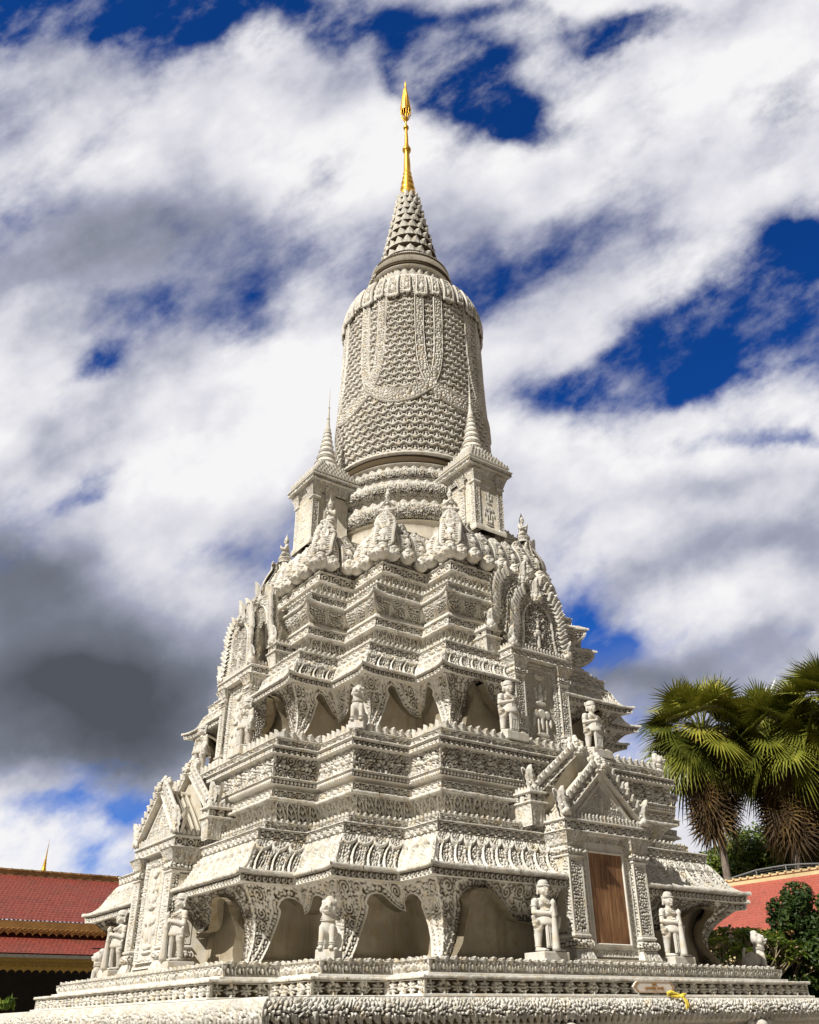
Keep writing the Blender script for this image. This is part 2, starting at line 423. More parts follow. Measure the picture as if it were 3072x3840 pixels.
def lip(b, z, h, bi=None):
    bi = b-.03 if bi is None else bi
    return ('r', [(bi, z), (b-.006, z+.004), (b, z+h*.35), (b, z+h*.7), (b-.01, z+h), (bi, z+h)], lambda s, t, T, L: np.clip(.72+.5*(vn(s/.09, t/.09)-.5)+.35*(vn(s/.028, t/.03)-.5), 0, 1)*ss(0, .004, np.abs(s-np.round(s/.83)*.83+.2*h1(np.round(s/.83), L))), .012)
tier('flower_frieze', [('p', [(5.19, 1.868), (5.19, 1.90), (5.13, 1.905)]), ('r', [(5.13, 1.905), (5.13, 2.065)], p_rosette, .05), lip(5.17, 2.065, .05, 4.86)])
tier('lotus_parapet', [('p', [(4.92, 2.118), (4.92, 2.15), (4.83, 2.155)]), ('r', [(4.83, 2.155), (4.86, 2.22), (4.87, 2.30)], lambda s, t, T, L: p_lotus(s*.118/.16, t, T*1.12, L*.118/.16), .07), ('leaf', 4.80, 2.27, .16, .085, .05), ('leaf', 4.77, 2.25, .075, .10, .03), ('l', 4.84, 3.6, 2.305)])
# bracket arcades ------------------------------------------------
C0, C1 = contour(0.), contour(1.)-contour(0.)
def arcade(prof, zb, short, long_, wallb, parent, name, dep=.055):
    acc_leg = 0; mb = MB(); rims = [MB() for _ in range(40)]; P_ = np.array(prof); z0, z1 = P_[0, 1], P_[-1, 1]
    for k in range(20):
        j = k % 5; fine = k in VIS_SEG; r = RES if fine else .07
        nz = int((z1-z0)/r)+2; bm_ = P_[:, 0].mean()
        A0, Ad, B0, Bd = C0[k], C1[k], C0[(k+1) % 20], C1[(k+1) % 20]
        L = np.hypot(*((B0+Bd*bm_)-(A0+Ad*bm_))); ns = int(L/r)+2
        curve = np.array(long_ if j == 4 else short, float); curve[:, 1] += zb
        d = (B0+Bd)-(A0+Ad); d /= np.hypot(*d); nf = np.array([d[1], -d[0]])
        S, Z = np.meshgrid(np.linspace(0, L, ns), np.linspace(z0, z1, nz))
        rev = j in (1, 3)
        q = L-S if rev else S.copy()
        mir = np.zeros(S.shape, bool)
        if j == 4: mir = q > L/2; q = np.where(mir, L-q, q)
        # distance to curve
        best = np.full(q.shape, 9.); nx = q.copy(); nzv = Z.copy(); along = np.zeros(q.shape); acc = 0
        for (a0, a1), (b0, b1) in zip(curve[:-1], curve[1:]):
            vx, vy = b0-a0, b1-a1; l2 = vx*vx+vy*vy; tt = np.clip(((q-a0)*vx+(Z-a1)*vy)/l2, 0, 1)
            px, py = a0+tt*vx, a1+tt*vy; dd = np.hypot(q-px, Z-py); mm = dd < best
            best = np.where(mm, dd, best); nx = np.where(mm, px, nx); nzv = np.where(mm, py, nzv); along = np.where(mm, acc+tt*math.sqrt(l2), along); acc += math.sqrt(l2)
        poly = [tuple(c) for c in curve]+[(9., curve[-1, 1]), (9., zb-1), (curve[0, 0], zb-1)]
        def inside(x, y):
            r_ = np.zeros(x.shape, bool); n = len(poly)
            for i in range(n):
                x0, y0 = poly[i]; x1, y1 = poly[(i+1) % n]
                if y0 == y1: continue
                c = ((y0 > y) != (y1 > y)) & (x < (x1-x0)*(y-y0)/(y1-y0)+x0); r_ ^= c
            return r_
        ins = inside(q, Z)
        cq = .25*(q[:-1, :-1]+q[1:, :-1]+q[:-1, 1:]+q[1:, 1:]); cz = .25*(Z[:-1, :-1]+Z[1:, :-1]+Z[:-1, 1:]+Z[1:, 1:])
        keep = ~inside(cq, cz)
        snap = (best < r*.72) & (S > 1e-6) & (S < L-1e-6) & (Z > z0+1e-6)
        q2 = np.where(snap, nx, q); Z2 = np.where(snap, nzv, Z)
        S2 = np.where(mir, L-q2, q2) if j == 4 else (L-q2 if rev else q2)
        def pos(Sv, Zv):
            b = np.interp(Zv, P_[:, 1], P_[:, 0])[..., None]; u = (Sv/L)[..., None]
            return (A0+Ad*b)*(1-u)+(B0+Bd*b)*u, b
        XY, b = pos(S2, Z2)
        h = scroll(q, Z, .21, 1.+j, .055)
        h = np.maximum(h, .9*ss(.5, .8, vn(q/.06, Z/.1, 5.))*blobs(q, Z, .08, 7.))
        band = blobs(along, best, .055, 3.)*ss(.035, .045, best)
        h = np.where(best < .115, band, h); h = np.where((best < .03), 1., h); h = np.where(np.abs(best-.125) < .013, 1., h); h = np.where((best >= .028) & (best < .04), .1, h)
        em = np.minimum(ss(0, .018, np.minimum(S, L-S)+.002), 1.); em = em*ss(0, .01, z1-Z)
        car = (1-np.clip(h, 0, 1))*em; car = np.where(snap, 0, car)
        P = np.zeros(S.shape+(3,)); P[..., :2] = XY - nf*(dep*car)[..., None]; P[..., 2] = Z2
        mb.grid(P, 1-car, keep=keep)
        # soffit of the opening back to the wall
        cc = []
        for i in range(len(curve)-1):
            for t_ in np.linspace(0, 1, 4)[:-1]: cc.append(curve[i]*(1-t_)+curve[i+1]*t_)
        cc = np.array(cc); lim = L/2 if j == 4 else L; cc = cc[cc[:, 0] <= lim+1e-6]
        for side in ((0, 1) if j == 4 else (0,)):
            rim = rims[k*2+side]; sv = cc[:, 0]; sv = (L-sv) if (rev or side) else sv
            XYc, bc = pos(sv, cc[:, 1]); n = len(sv)
            rows = []; full = (bc-wallb+.02)[:, 0]; fr_ = np.linspace(0, 1, n); ls = float(acc_leg)/max(1e-6, 1.); dpt = np.minimum(full, np.clip(cc[:, 0]*.92, .12, .20))
            for f in (0, .25, .5, .75, 1.):
                bulge = .05*math.sin(f*PI)
                rows.append(np.c_[XYc-nf*(f*dpt[:, None]*(bc-wallb+.02)/np.maximum(bc-wallb+.02, 1e-3)), cc[:, 1]])
            rim.grid(np.array(rows))
            rim.grid(np.array(rows)[::-1])
    a = mb.build(name, STONE, parent)
    for rm_ in rims:
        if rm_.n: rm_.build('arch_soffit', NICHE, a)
    return a
ARC_S = [(.16, -.01), (.21, .11), (.26, .31), (.33, .51), (.41, .67), (.45, .755), (.425, .80), (.49, .87), (.57, .905), (.65, .915), (.74, .905), (.82, .85), (.91, .785), (1.0, .74), (1.13, .715)]
ARC_L = [(.13, -.01), (.18, .11), (.25, .28), (.31, .45), (.36, .64), (.395, .74), (.37, .81), (.43, .89), (.52, .93), (.64, .945), (.80, .93), (.92, .87), (1.03, .78), (1.16, .67), (1.28, .59), (1.42, .565), (1.60, .57), (1.72, .54), (1.85, .50), (9, .50)]
br1 = smooth_prof([(4.20, 2.305), (4.13, 2.45), (4.05, 2.62), (4.03, 2.82), (4.09, 3.0), (4.24, 3.18), (4.46, 3.36)], 30)
arcade(br1, 2.31, ARC_S, ARC_L, 3.88, stupa, 'bracket_arcade')
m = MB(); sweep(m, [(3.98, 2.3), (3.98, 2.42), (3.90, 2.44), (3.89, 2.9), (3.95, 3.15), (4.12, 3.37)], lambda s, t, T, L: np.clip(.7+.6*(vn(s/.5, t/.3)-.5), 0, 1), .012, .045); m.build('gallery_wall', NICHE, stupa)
tier('eave_moulding', [('r', [(4.40, 3.358), (4.55, 3.37)], p_plain, .001), ('r', [(4.55, 3.37), (4.57, 3.475)], p_curl, .022), lip(4.62, 3.475, .065, 4.5)], gap=.86, flare=.06)
tier('tier_roof', [('r', smooth_prof([(4.60, 3.541), (4.52, 3.58), (4.44, 3.65), (4.375, 3.75), (4.31, 3.87), (4.22, 4.0), (4.15, 4.052)], 30), p_roof, .085)], gap=.84)
tier('cresting_band', [('p', [(4.1, 4.045), (4.19, 4.05)]), ('r', [(4.19, 4.052), (4.20, 4.17)], p_chain, .045), lip(4.22, 4.17, .035, 3.9), ('r', [(3.98, 4.205), (3.99, 4.35)], lambda s, t, T, L: scroll(s, t, .11, L, .04), .05), ('leaf', 3.95, 4.31, .11, .10, .04), ('l', 3.98, 3.4, 4.33)])
tier('arched_cove', [('r', smooth_prof([(3.62, 4.3), (3.64, 4.45), (3.70, 4.58), (3.83, 4.70)], 16), p_arch, .05), lip(3.90, 4.70, .06, 3.76), ('r', [(3.84, 4.765), (3.85, 4.88)], p_chain, .035), ('p', [(3.85, 4.88), (3.74, 4.895), (3.75, 4.925), (3.82, 4.95), (3.9, 4.96)])])
tier('panel_block', [('r', [(3.90, 4.96), (3.90, 5.045)], p_bead, .035), lip(3.92, 5.045, .03, 3.84), ('r', [(3.86, 5.08), (3.86, 5.44)], p_block, .06), ('p', [(3.86, 5.44), (3.93, 5.45)]), ('r', [(3.93, 5.45), (3.93, 5.54)], p_curl, .03), lip(3.95, 5.54, .035, 3.78), ('r', [(3.80, 5.578), (3.80, 5.725)], p_vine, .05), lip(3.82, 5.725, .03, 3.6), ('leaf', 3.73, 5.75, .17, .165, .06), ('leaf', 3.70, 5.75, .09, .12, .03), ('l', 3.8, 2.6, 5.757)])
br2 = smooth_prof([(3.24, 5.757), (3.16, 5.95), (3.06, 6.15), (3.03, 6.4), (3.08, 6.6), (3.20, 6.77), (3.34, 6.90)], 30)
sh2 = [(.13, -.01), (.17, .31), (.27, .56), (.37, .79), (.445, .90), (.415, .955), (.47, 1.01), (.53, 1.035), (.59, 1.02), (.64, .93), (.73, .78), (.86, .68), (1.0, .64), (1.13, .63)]
lo2 = [(.17, -.01), (.21, .2), (.27, .38), (.38, .62), (.46, .83), (.435, .92), (.48, .99), (.57, 1.03), (.68, 1.03), (.76, .93), (.84, .85), (.93, .79), (1.08, .68), (1.2, .63), (1.35, .58), (9, .56)]
arcade(br2, 5.80, sh2, lo2, 2.90, stupa, 'bracket_arcade')
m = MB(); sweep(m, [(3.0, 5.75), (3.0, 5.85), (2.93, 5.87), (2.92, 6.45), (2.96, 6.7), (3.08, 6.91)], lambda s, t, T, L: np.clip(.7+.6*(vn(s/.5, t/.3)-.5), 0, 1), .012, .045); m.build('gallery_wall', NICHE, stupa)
tier('eave_moulding', [('r', [(3.28, 6.898), (3.42, 6.91)], p_plain, .001), ('r', [(3.42, 6.91), (3.44, 7.0)], p_curl, .02), lip(3.475, 7.0, .055, 3.36)], gap=.58, flare=.08)
tier('tier_roof', [('r', smooth_prof([(3.45, 7.052), (3.39, 7.09), (3.33, 7.16), (3.28, 7.26), (3.24, 7.37), (3.15, 7.46)], 24), p_roof, .08)], gap=.57)
tier('cresting_band', [('r', [(3.15, 7.46), (3.16, 7.595)], p_chain, .04), lip(3.18, 7.595, .03, 2.9), ('leaf', 3.07, 7.62, .10, .10, .035), ('leaf', 3.0, 7.66, .10, .12, .035), ('l', 3.16, 2.4, 7.628)])
tier('arched_cove', [('r', smooth_prof([(2.60, 7.65), (2.62, 7.82), (2.69, 7.97), (2.80, 8.08)], 14), p_arch, .045), lip(2.87, 8.08, .055, 2.74), ('r', [(2.83, 8.14), (2.83, 8.29)], p_chain, .03), lip(2.86, 8.29, .03, 2.7), ('p', [(2.79, 8.32), (2.79, 8.40), (2.64, 8.42)])])
tier('bracket_cornice', [('r', smooth_prof([(2.64, 8.42), (2.74, 8.48), (2.83, 8.57), (2.88, 8.68), (2.87, 8.75)], 12), p_cyma, .045), lip(2.93, 8.75, .06, 2.8), ('r', [(2.90, 8.812), (2.78, 8.88)], p_fol, .03), ], flare=.10)
tier('cresting_band', [('r', [(2.78, 8.87), (2.78, 9.04)], p_vine, .045), lip(2.80, 9.04, .03, 2.5), ('leaf', 2.68, 9.065, .10, .13, .04), ('l', 2.78, 2.1, 9.072)])
tier('arched_cove', [('r', smooth_prof([(2.22, 9.07), (2.25, 9.25), (2.31, 9.40), (2.41, 9.51)], 14), p_arch, .045), lip(2.46, 9.51, .05, 2.34), ('r', [(2.42, 9.565), (2.42, 9.745)], p_chain, .03), lip(2.44, 9.745, .035, 2.2)])
# bulbous tier: overlapping tabs with seated figures, faces below
def p_tabs(s, t, T, L):
    i, x, P = fit(s, L, .37); v = t/T; u = np.abs(x)/(P*.5)
    edge = ss(.98, .84, u); fil = ss(.1, .04, np.abs(u-.78)); beads = (.5+.5*np.cos(t/.05*2*PI))*ss(.12, .04, np.abs(u-.64))
    body = ss(.34, .2, np.hypot(u, (v-.62)*3.2)); head = ss(.2, .1, np.hypot(u, (v-.80)*5.)); lot = ss(.5, .3, np.hypot(u, (v-.42)*5.))*(.6+.4*np.cos(x/.022*PI))
    fc = blobs(s, t, .05, 6.)*(v < .33)
    return np.clip(np.maximum.reduce([.25*edge, fil, beads, body, head, lot, fc]), 0, 1)
bulb = smooth_prof([(2.20, 9.78), (2.31, 9.88), (2.38, 10.02), (2.38, 10.2), (2.31, 10.45), (2.18, 10.7), (2.04, 10.93)], 24)
bp = np.array(bulb)
m = MB(); sweep(m, bulb, p_fol, .05, .02); ledge(m, 2.06, .9, 10.92)
def tab(m, o, e, nf, w, z0, z1, off, k0):
    z = np.linspace(z0, z1, int((z1-z0)/.02)+2)[:, None]; u = np.linspace(-1, 1, 15)[None]; v = (z-z0)/(z1-z0)
    wv = np.where(v < .72, np.sqrt(np.clip(1-((.16-v).clip(0, 1)/.165)**2, 0, 1)), np.sqrt(np.clip(1-((v-.72)/.285)**1.5, 0, 1)))
    b = np.interp(z, bp[:, 1], bp[:, 0])-2.40
    b = np.where(z > 10.75, np.interp(10.75, bp[:, 1], bp[:, 0])-2.40 + (z-10.75)*.10, b)
    fil = ss(.12, .05, np.abs(np.abs(u)-.80)); beads = (.5+.5*np.cos(v*95))*ss(.12, .05, np.abs(np.abs(u)-.62))
    body = np.maximum(ss(.40, .28, np.hypot(u*.9, (v-.38)*4.5)), ss(.26, .16, np.hypot(u, (v-.46)*4.2))); head = ss(.22, .14, np.hypot(u*1.1, (v-.585)*5.)); lot = ss(.5, .4, np.hypot(u*.9, (v-.24)*7.))*(.5+.5*np.cos(u*26)); tip = blobs(u*w/2+k0, v*.9, .045, k0)*ss(.66, .72, v)*.95; head = np.maximum(head, ss(.5, .42, np.abs(u))*blobs(u*w/2+k0*.3, v*.9, .05, 2.+k0)*.55*(v > .15))
    hh = np.clip(np.maximum.reduce([fil+0*v, beads, body, head, lot, tip, .10+0*u*v]), 0, 1)
    dz = off*(1-.55*u*u)*(.6+.4*np.sin(v*PI)) + .055*hh + .10*np.clip(v-.80, 0, 1)*5*.2
    P = np.zeros(hh.shape+(3,)); P[..., :2] = o + nf*(b+dz)[..., None] + e*(u*wv*w/2)[..., None]; P[..., 2] = z
    m.grid(P, hh); Q = P.copy(); Q[..., :2] -= nf*(.05+dz[..., None]*.6); m.grid(Q, flip=True)
def facehead(m, o, e, nf, z, s=1.):
    m.ball((*(o+nf*.01), z), (.145*s, .145*s, .14*s), 16, 12)
    for sx in (-1, 1):
        m.ball((*(o+nf*.125*s+e*sx*.05*s), z+.035), (.032*s, .032*s, .024*s), 8, 6); m.ball((*(o+nf*.115*s+e*sx*.06*s), z+.075), (.045*s, .04*s, .018*s), 8, 6); m.ball((*(o+nf*.12*s+e*sx*.06*s), z-.05), (.036*s, .036*s, .024*s), 8, 6)
        m.ball((*(o+nf*.05*s+e*sx*.135*s), z), (.03*s, .03*s, .065*s), 8, 6); m.tube([tuple(np.r_[o+nf*.155*s, z-.035]), tuple(np.r_[o+nf*.14*s+e*sx*.06*s, z-.02]), tuple(np.r_[o+nf*.11*s+e*sx*.11*s, z-.05])], .014, 6)
    m.ball((*(o+nf*.155*s), z+.0), (.03*s, .035*s, .03*s), 8, 6); m.ball((*(o+nf*.13*s), z-.075), (.06*s, .035*s, .018*s), 8, 6)
    m.ball((*(o+nf*.06*s), z+.12), (.09*s, .08*s, .05*s), 10, 6)
c = contour(2.40); DROP = .27
for k in sorted(VIS_SEG | {5, 7, 9}):
    a, b_ = c[k], c[(k+1) % 20]; L = np.hypot(*(b_-a)); n = max(1, int(round(L/.37))); e = (b_-a)/L; nf = np.array([e[1], -e[0]]); j = k % 5
    cs = j in (0, 2, 4); ce = j in (1, 3, 4)
    for q in range(n):
        sp = (q+.5)*L/n; o = a+e*sp; dc = min(sp if cs else 9, L-sp if ce else 9); dr = DROP*min(1, max(0, dc-.1)/.95)
        tb = MB(); tab(tb, o, e, nf, .40, 10.02-dr*.25+.03*(q % 2), 11.00-dr+.05*h1(q, k), .125+.02*(q % 2), k+q); tb.build('deity_tab', STONE, stupa)
        fh = MB(); facehead(fh, o+nf*.05, e, nf, 9.99-dr*.22+.05*((q+k) % 2), 1.12); fh.build('mask_head', STONE, stupa)
    for on, pt, sg in ((cs, a, 1), (ce, b_, -1)):
        if on and not (ce and pt is b_ and False):
            dn2 = nf-sg*e; dn2 = dn2/np.hypot(*dn2); ee = np.array([-dn2[1], dn2[0]])
            if sg == 1: tb = MB(); tab(tb, pt-dn2*.03, ee, dn2, .50, 10.08, 11.06, .14, k); tb.build('deity_tab', STONE, stupa); fh = MB(); facehead(fh, pt-dn2*.03, ee, dn2, 10.03, 1.22); fh.build('mask_head', STONE, stupa)
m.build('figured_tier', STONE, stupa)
# drum, rings and bell ---------------------------------------------------
m = MB(); m.lathe([(2.0, 10.8), (1.98, 11.3), (1.97, 11.5), (2.05, 11.53)], n=64); m.lathe([(2.0, 12.0), (1.95, 12.1)], n=64); m.build('neck_drum', PLAIN, stupa)
def ring(name, r, z0, z1, d, pat, dep, w, nl):
    mb = MB(); h = z1-z0
    lathe_rel(mb, smooth_prof([(r-d, z0), (r-d*.25, z0+h*.12), (r, z0+h*.4), (r-d*.15, z0+h*.75), (r-d*.8, z1)], 12), pat, dep)
    leaf_ring(mb, r-d*.52, z0+h*.62, 2*PI*r/nl, h*.34, .035, nl, lean=-.1); mb.build(name, STONE, stupa)
def p_ringfig(s, t, T, L):
    i, x, P = fit(s, L, .22); v = t/T; u = np.abs(x)/(P*.5)
    return np.clip(np.maximum.reduce([ss(.5, .3, np.hypot(u, (v-.35)*2.)), ss(.3, .15, np.hypot(u, (v-.72)*3.)), ss(.16, .06, np.abs(np.hypot(u, (v-.55)*1.3)-.85)), .8*blobs(s, t, .045, 1.)*(u > .6)]), 0, 1)
ring('ring_moulding', 2.18, 11.53, 12.05, .20, p_ringfig, .08, 0, 54)
ring('ring_moulding', 2.26, 12.10, 12.56, .24, p_ringfig, .08, 0, 64)
ring('ring_moulding', 2.08, 12.66, 13.02, .16, p_ringfig, .07, 0, 60)
m = MB(); m.lathe([(2.05, 11.95), (2.0, 12.12), (2.04, 12.13)], n=64); m.lathe([(2.0, 12.5), (1.97, 12.68), (2.0, 12.7)], n=64); m.lathe([(1.95, 12.95), (1.95, 13.06), (2.05, 13.08)], n=64)
lathe_rel(m, smooth_prof([(2.03, 13.08), (2.08, 13.14), (2.06, 13.34)], 6), lambda s, t, T, L: p_lotus(s, T-t, T, L), .04); m.lathe([(2.06, 13.34), (2.10, 13.36), (2.10, 13.40), (2.0, 13.41)], n=72); m.build('bell_collar', STONE, stupa)
def p_bell(s, t, T, L):
    rm = L/(2*PI); th = s/rm; n = int(round(L/.27)); cw = L/n; rh = .20
    j = np.floor(t/rh); v = t/rh-j; x = s/cw+.5*np.mod(j, 2); u = (x-np.floor(x)-.5)*2
    arcv = .18+.42*np.abs(u)**1.3; ln = ss(.2, .1, np.abs(v-arcv)); inner = (v > arcv)
    fig = np.maximum(ss(.42, .22, np.hypot(u*1.0, (v-.56)*1.5)), ss(.3, .12, np.hypot(u*1.2, (v-.92)*1.3)))
    halo = ss(.16, .06, np.abs(np.hypot(u, (v-.62)*1.2)-.62))*(v > arcv)
    h = np.maximum.reduce([ln, fig*.95*(np.abs(u) < .6), halo*.7]); h = np.maximum(h, .12+.35*(v < arcv-.1))
    al = (th-R_(225))/R_(45); mm = np.abs(al-np.round(al)); y = t; yn = 2.15
    arm = rm*R_(45)
    xs = .33+.17*np.exp(-np.clip(y-yn, 0, 9)/.55); d1 = np.where(y > yn-.05, np.abs(mm-xs)*arm, 9)
    yu = yn-.42*(1-(2*mm)**2)*1.0; d2 = np.abs(y-yu)*.75
    d = np.minimum(d1, d2); hw = np.where(d2 < d1, .15, .115)
    core = blobs(s, t, .085, 2.)*.6+.4; rimf = ss(.02, .01, np.abs(d-hw))
    g = np.where(d < hw-.025, core, 0); 
    h = np.where(d < hw+.03, np.maximum(g, rimf), .04+h*.68)
    return np.clip(h, 0, 1)
BX, BY = .045, -.033
bell = [(2.05, 13.4), (2.11, 13.7), (2.13, 14.3), (2.10, 15.2), (2.05, 16.2), (2.01, 17.2), (1.99, 18.2), (1.97, 18.7)]
m = MB(); lathe_rel(m, bell, p_bell, .12, .0155, BX, BY); m.build('bell_drum', STONE, stupa)
m = MB(); sh = smooth_prof([(1.97, 18.66), (1.97, 18.9), (1.88, 19.25), (1.70, 19.6), (1.40, 19.95), (1.15, 20.12), (1.0, 20.18)], 18)
lathe_rel(m, sh, p_fol, .03, .022, BX, BY)
for q in range(32):
    a = R_(225)-R_(11.25)/2+q*R_(11.25); wide = q % 2 == 0; w = .37 if wide else .24; e = np.array([-math.sin(a), math.cos(a)]); nf = np.array([math.cos(a), math.sin(a)])
    zt = np.linspace(18.50, 19.55, 44) if wide else np.linspace(18.60, 19.5, 40); pr = np.array(sh); rr = np.interp(zt, pr[:, 1], pr[:, 0]); u = np.linspace(-1, 1, 18 if wide else 12)[None]
    v = ((zt-zt[0])/(zt[-1]-zt[0]))[:, None]; S = u*w/2+0*v; Tt = v*1.16
    rim = np.maximum(ss(.12, .05, np.abs(np.maximum(np.abs(u), np.abs(v*2-1))-.82)), 0)
    fg = np.maximum.reduce([ss(.45, .2, np.hypot(u*1.1, (v-.35)*3)), ss(.3, .12, np.hypot(u*1.4, (v-.6)*5)), blobs(S+q, Tt, .06, q*1.)*.7*(np.abs(u) < .8)])
    hh = np.clip(np.maximum(rim, fg), 0, 1)
    wr = np.where(v < .12, np.sqrt(np.clip(1-((.12-v)/.125)**2, 0.05, 1)), 1.)*(1-.22*v)
    off = (.055+.045*hh)*ss(1.0, .86, np.abs(u))*np.minimum(1, .3+ss(0, .04, v)) - .02
    P = np.zeros(S.shape+(3,)); P[..., :2] = np.array((BX, BY)) + nf*(rr[:, None]+off)[..., None] + e*(S*wr)[..., None]; P[..., 2] = zt[:, None]+0*u; m.grid(P, hh)
m.build('shoulder_tabs', STONE, stupa)
lean = lambda z: np.array([-.80, .6])*max(0, z-20.5)*.017
m = MB(); m.lathe([(1.05, 20.3), (1.0, 20.6), (1.15, 20.63)], n=64, lean=lean); leaf_ring(m, 1.06, 20.12, .22, .40, .05, 28, lean=-.10)
leaf_ring(m, 1.12, 20.08, .2, .30, .04, 34, lean=-.10)
m.lathe([(1.0, 20.50), (1.22, 20.52)], n=96, lean=lean)
lathe_rel(m, [(1.22, 20.52), (1.285, 20.56), (1.28, 20.66)], p_chain, .035, .015)
m.lathe([(1.28, 20.66), (1.19, 20.68), (1.10, 20.76), (1.08, 20.84), (1.12, 20.93), (1.19, 20.945)], n=96, lean=lean)
lathe_rel(m, [(1.19, 20.945), (1.205, 21.0), (1.19, 21.05)], p_bead, .03, .013)
lathe_rel(m, [(1.17, 21.06), (1.04, 21.12), (1.0, 21.3), (.86, 21.36)], p_fol, .045, .016)
m.build('shoulder_disc', STONE, stupa)
m = MB(); zz = [21.34, 21.75, 22.2, 22.63, 23.02, 23.38, 23.74, 24.08, 24.42, 24.75]
for i in range(9):
    za, zb = zz[i], zz[i+1]; f = lambda z: np.interp(z, [21.3, 21.7, 22.2, 22.8, 23.75, 24.4, 24.8], [.88, .82, .74, .64, .47, .36, .27])
    ra, rb = f(za), f(zb); h = zb-za; lx, ly = lean((za+zb)/2)
    lathe_rel(m, [(ra*.90, za), (ra*1.06, za+.03), (ra*1.08, za+h*.26), (ra*.98, za+h*.30)], p_bead, .03, .014, lx, ly)
    lathe_rel(m, smooth_prof([(ra*.84, za+h*.30), (ra*.95, za+h*.5), (rb*.96, za+h*.85), (rb*.86, zb)], 6), p_fol, .02, .016, lx, ly)
    nl = 12+(i % 2)*2+(i < 3)*4; leaf_ring(m, ra*.90, za+h*.26, 2*PI*ra/nl*1.02, h*.72, .075, nl, lx, ly, lean=-.06)
    leaf_ring(m, ra*.95, za+h*.22, 2*PI*ra/nl*.5, h*.34, .03, nl*2, lx, ly, lean=-.05)
m.build('ringed_cone', STONE, stupa)
def lz(pr): return pr
m = MB()
m.lathe(smooth_prof([(.23, 24.72), (.275, 24.8), (.27, 24.95), (.21, 25.02), (.24, 25.12), (.235, 25.25), (.18, 25.33), (.205, 25.42), (.20, 25.52), (.155, 25.58), (.175, 25.66), (.165, 25.76), (.135, 25.82), (.145, 25.95), (.12, 26.0), (.11, 26.5), (.085, 27.0), (.10, 27.03), (.10, 27.08), (.14, 27.13), (.145, 27.22), (.10, 27.3), (.10, 27.36), (.07, 27.4), (.06, 27.9), (.045, 28.25), (.085, 28.3), (.095, 28.38), (.07, 28.45), (.035, 28.5), (.032, 28.8), (.03, 29.4)], 90), n=32, lean=lean)
st_ = m.build('spire_shaft', GOLD, stupa)
m = MB()   # open leafy crown with a tapering tip
lx, ly = lean(29.3)
m.lathe(smooth_prof([(.04, 28.75), (.09, 28.82), (.07, 28.9), (.03, 29.0)], 12), (lx, ly, 0), 16)
for q in range(12):
    a = q*PI/6; pts = [(lx+r*math.cos(a), ly+r*math.sin(a), z) for r, z in ((.03, 28.72), (.10, 28.85), (.165, 29.02), (.185, 29.2), (.175, 29.32))]; m.tube(pts, [.014, .012, .01, .009, .012], 6)
m.lathe([(.185, 29.30), (.195, 29.34), (.18, 29.37)], (lx, ly, 0), 32)
for i, (r, z) in enumerate([(.185, 29.28), (.165, 29.45), (.148, 29.6), (.128, 29.75), (.11, 29.9), (.092, 30.05), (.072, 30.2), (.052, 30.35)]):
    leaf_ring(m, r-.01, z-.02, .085*r/.15, .2, .02, 12, *lean(z)[:], lean=-.02)
m.lathe([(.165, 29.36), (.14, 29.6), (.11, 29.9), (.075, 30.15), (.045, 30.4), (.05, 30.5), (.035, 30.6), (.028, 30.8), (.034, 30.85), (.012, 30.95), (.004, 31.05)], (lx*1.05, ly*1.05, 0), 20)
m.build('spire_crown', GOLD, st_)

# ------------------------------------------------------------------ porches, gables and corner turrets (built on the south side, then turned)
def beast_head(m, c, s, ang=0., up=0.):
    M = np.array([[math.cos(ang), -math.sin(ang), 0], [math.sin(ang), math.cos(ang), 0], [0, 0, 1]])
    def B(p, r, rot=None):
        p = np.array(c)+M @ (np.array(p, float)*s); r = (r, r, r) if isinstance(r, (int, float)) else r
        m.ball(p, tuple(v*s for v in r), 10, 8, (0, 0, ang) if rot is None else rot)
    B((0, 0, .05), (.40, .36, .40)); B((0, -.34, -.08), (.24, .24, .14)); B((0, -.30, -.26), (.22, .20, .08)); B((0, -.52, .0), (.09, .08, .08))
    for sx in (-1, 1):
        B((sx*.17, -.32, .16), (.10, .09, .09)); B((sx*.2, -.30, .28), (.15, .08, .07)); B((sx*.40, -.05, .1), (.12, .1, .2)); B((sx*.34, .0, .36), (.13, .12, .16))
        B((sx*.30, -.18, -.28), (.12, .14, .12)); B((sx*.42, .1, -.2), (.14, .14, .14)); B((sx*.16, -.44, -.17), (.05, .05, .07)); B((sx*.24, -.36, -.02), (.1, .09, .08))
        B((sx*.5, .05, .3), (.09, .09, .12)); B((sx*.2, .1, .46), (.12, .12, .14))
    B((0, -.05, .50), (.14, .13, .2)); B((0, -.18, .40), (.09, .08, .12)); B((0, .2, .3), (.3, .2, .25))
def naga_crest(m, c, s, side):
    x, y, z = c
    P, A = leafshape(.30*s, .55*s, .14*s, 9, 11)
    W = P.copy(); W[..., 0] += x+side*.10*np.clip(P[..., 2]/(.5*s), 0, 1)**2*s; W[..., 1] += y; W[..., 2] += z; m.grid(W, A)
    W2 = W.copy(); W2[..., 1] = 2*(y+.03*s)-W2[..., 1]; m.grid(W2, A, flip=True)
    for q, (dx, dz, r) in enumerate(((0, .10, .085), (-.08, .06, .05), (.08, .05, .05), (.03, .25, .06), (-.07, .2, .035), (.10, .18, .035), (.02, .36, .035))):
        m.ball((x+side*dx*s, y-.06*s, z+dz*s), (r*s, r*s*.8, r*s), 10, 7)
def rc(cx, cy, hx, hy): return rect_contour(cx, cy, hx, hy)
def rsweep(m, cont, prof, pat=None, dep=0, res=.015, vis={0, 1, 2}):
    sweep(m, prof, pat, dep, res, cont=cont, vis=vis, edge=.012)
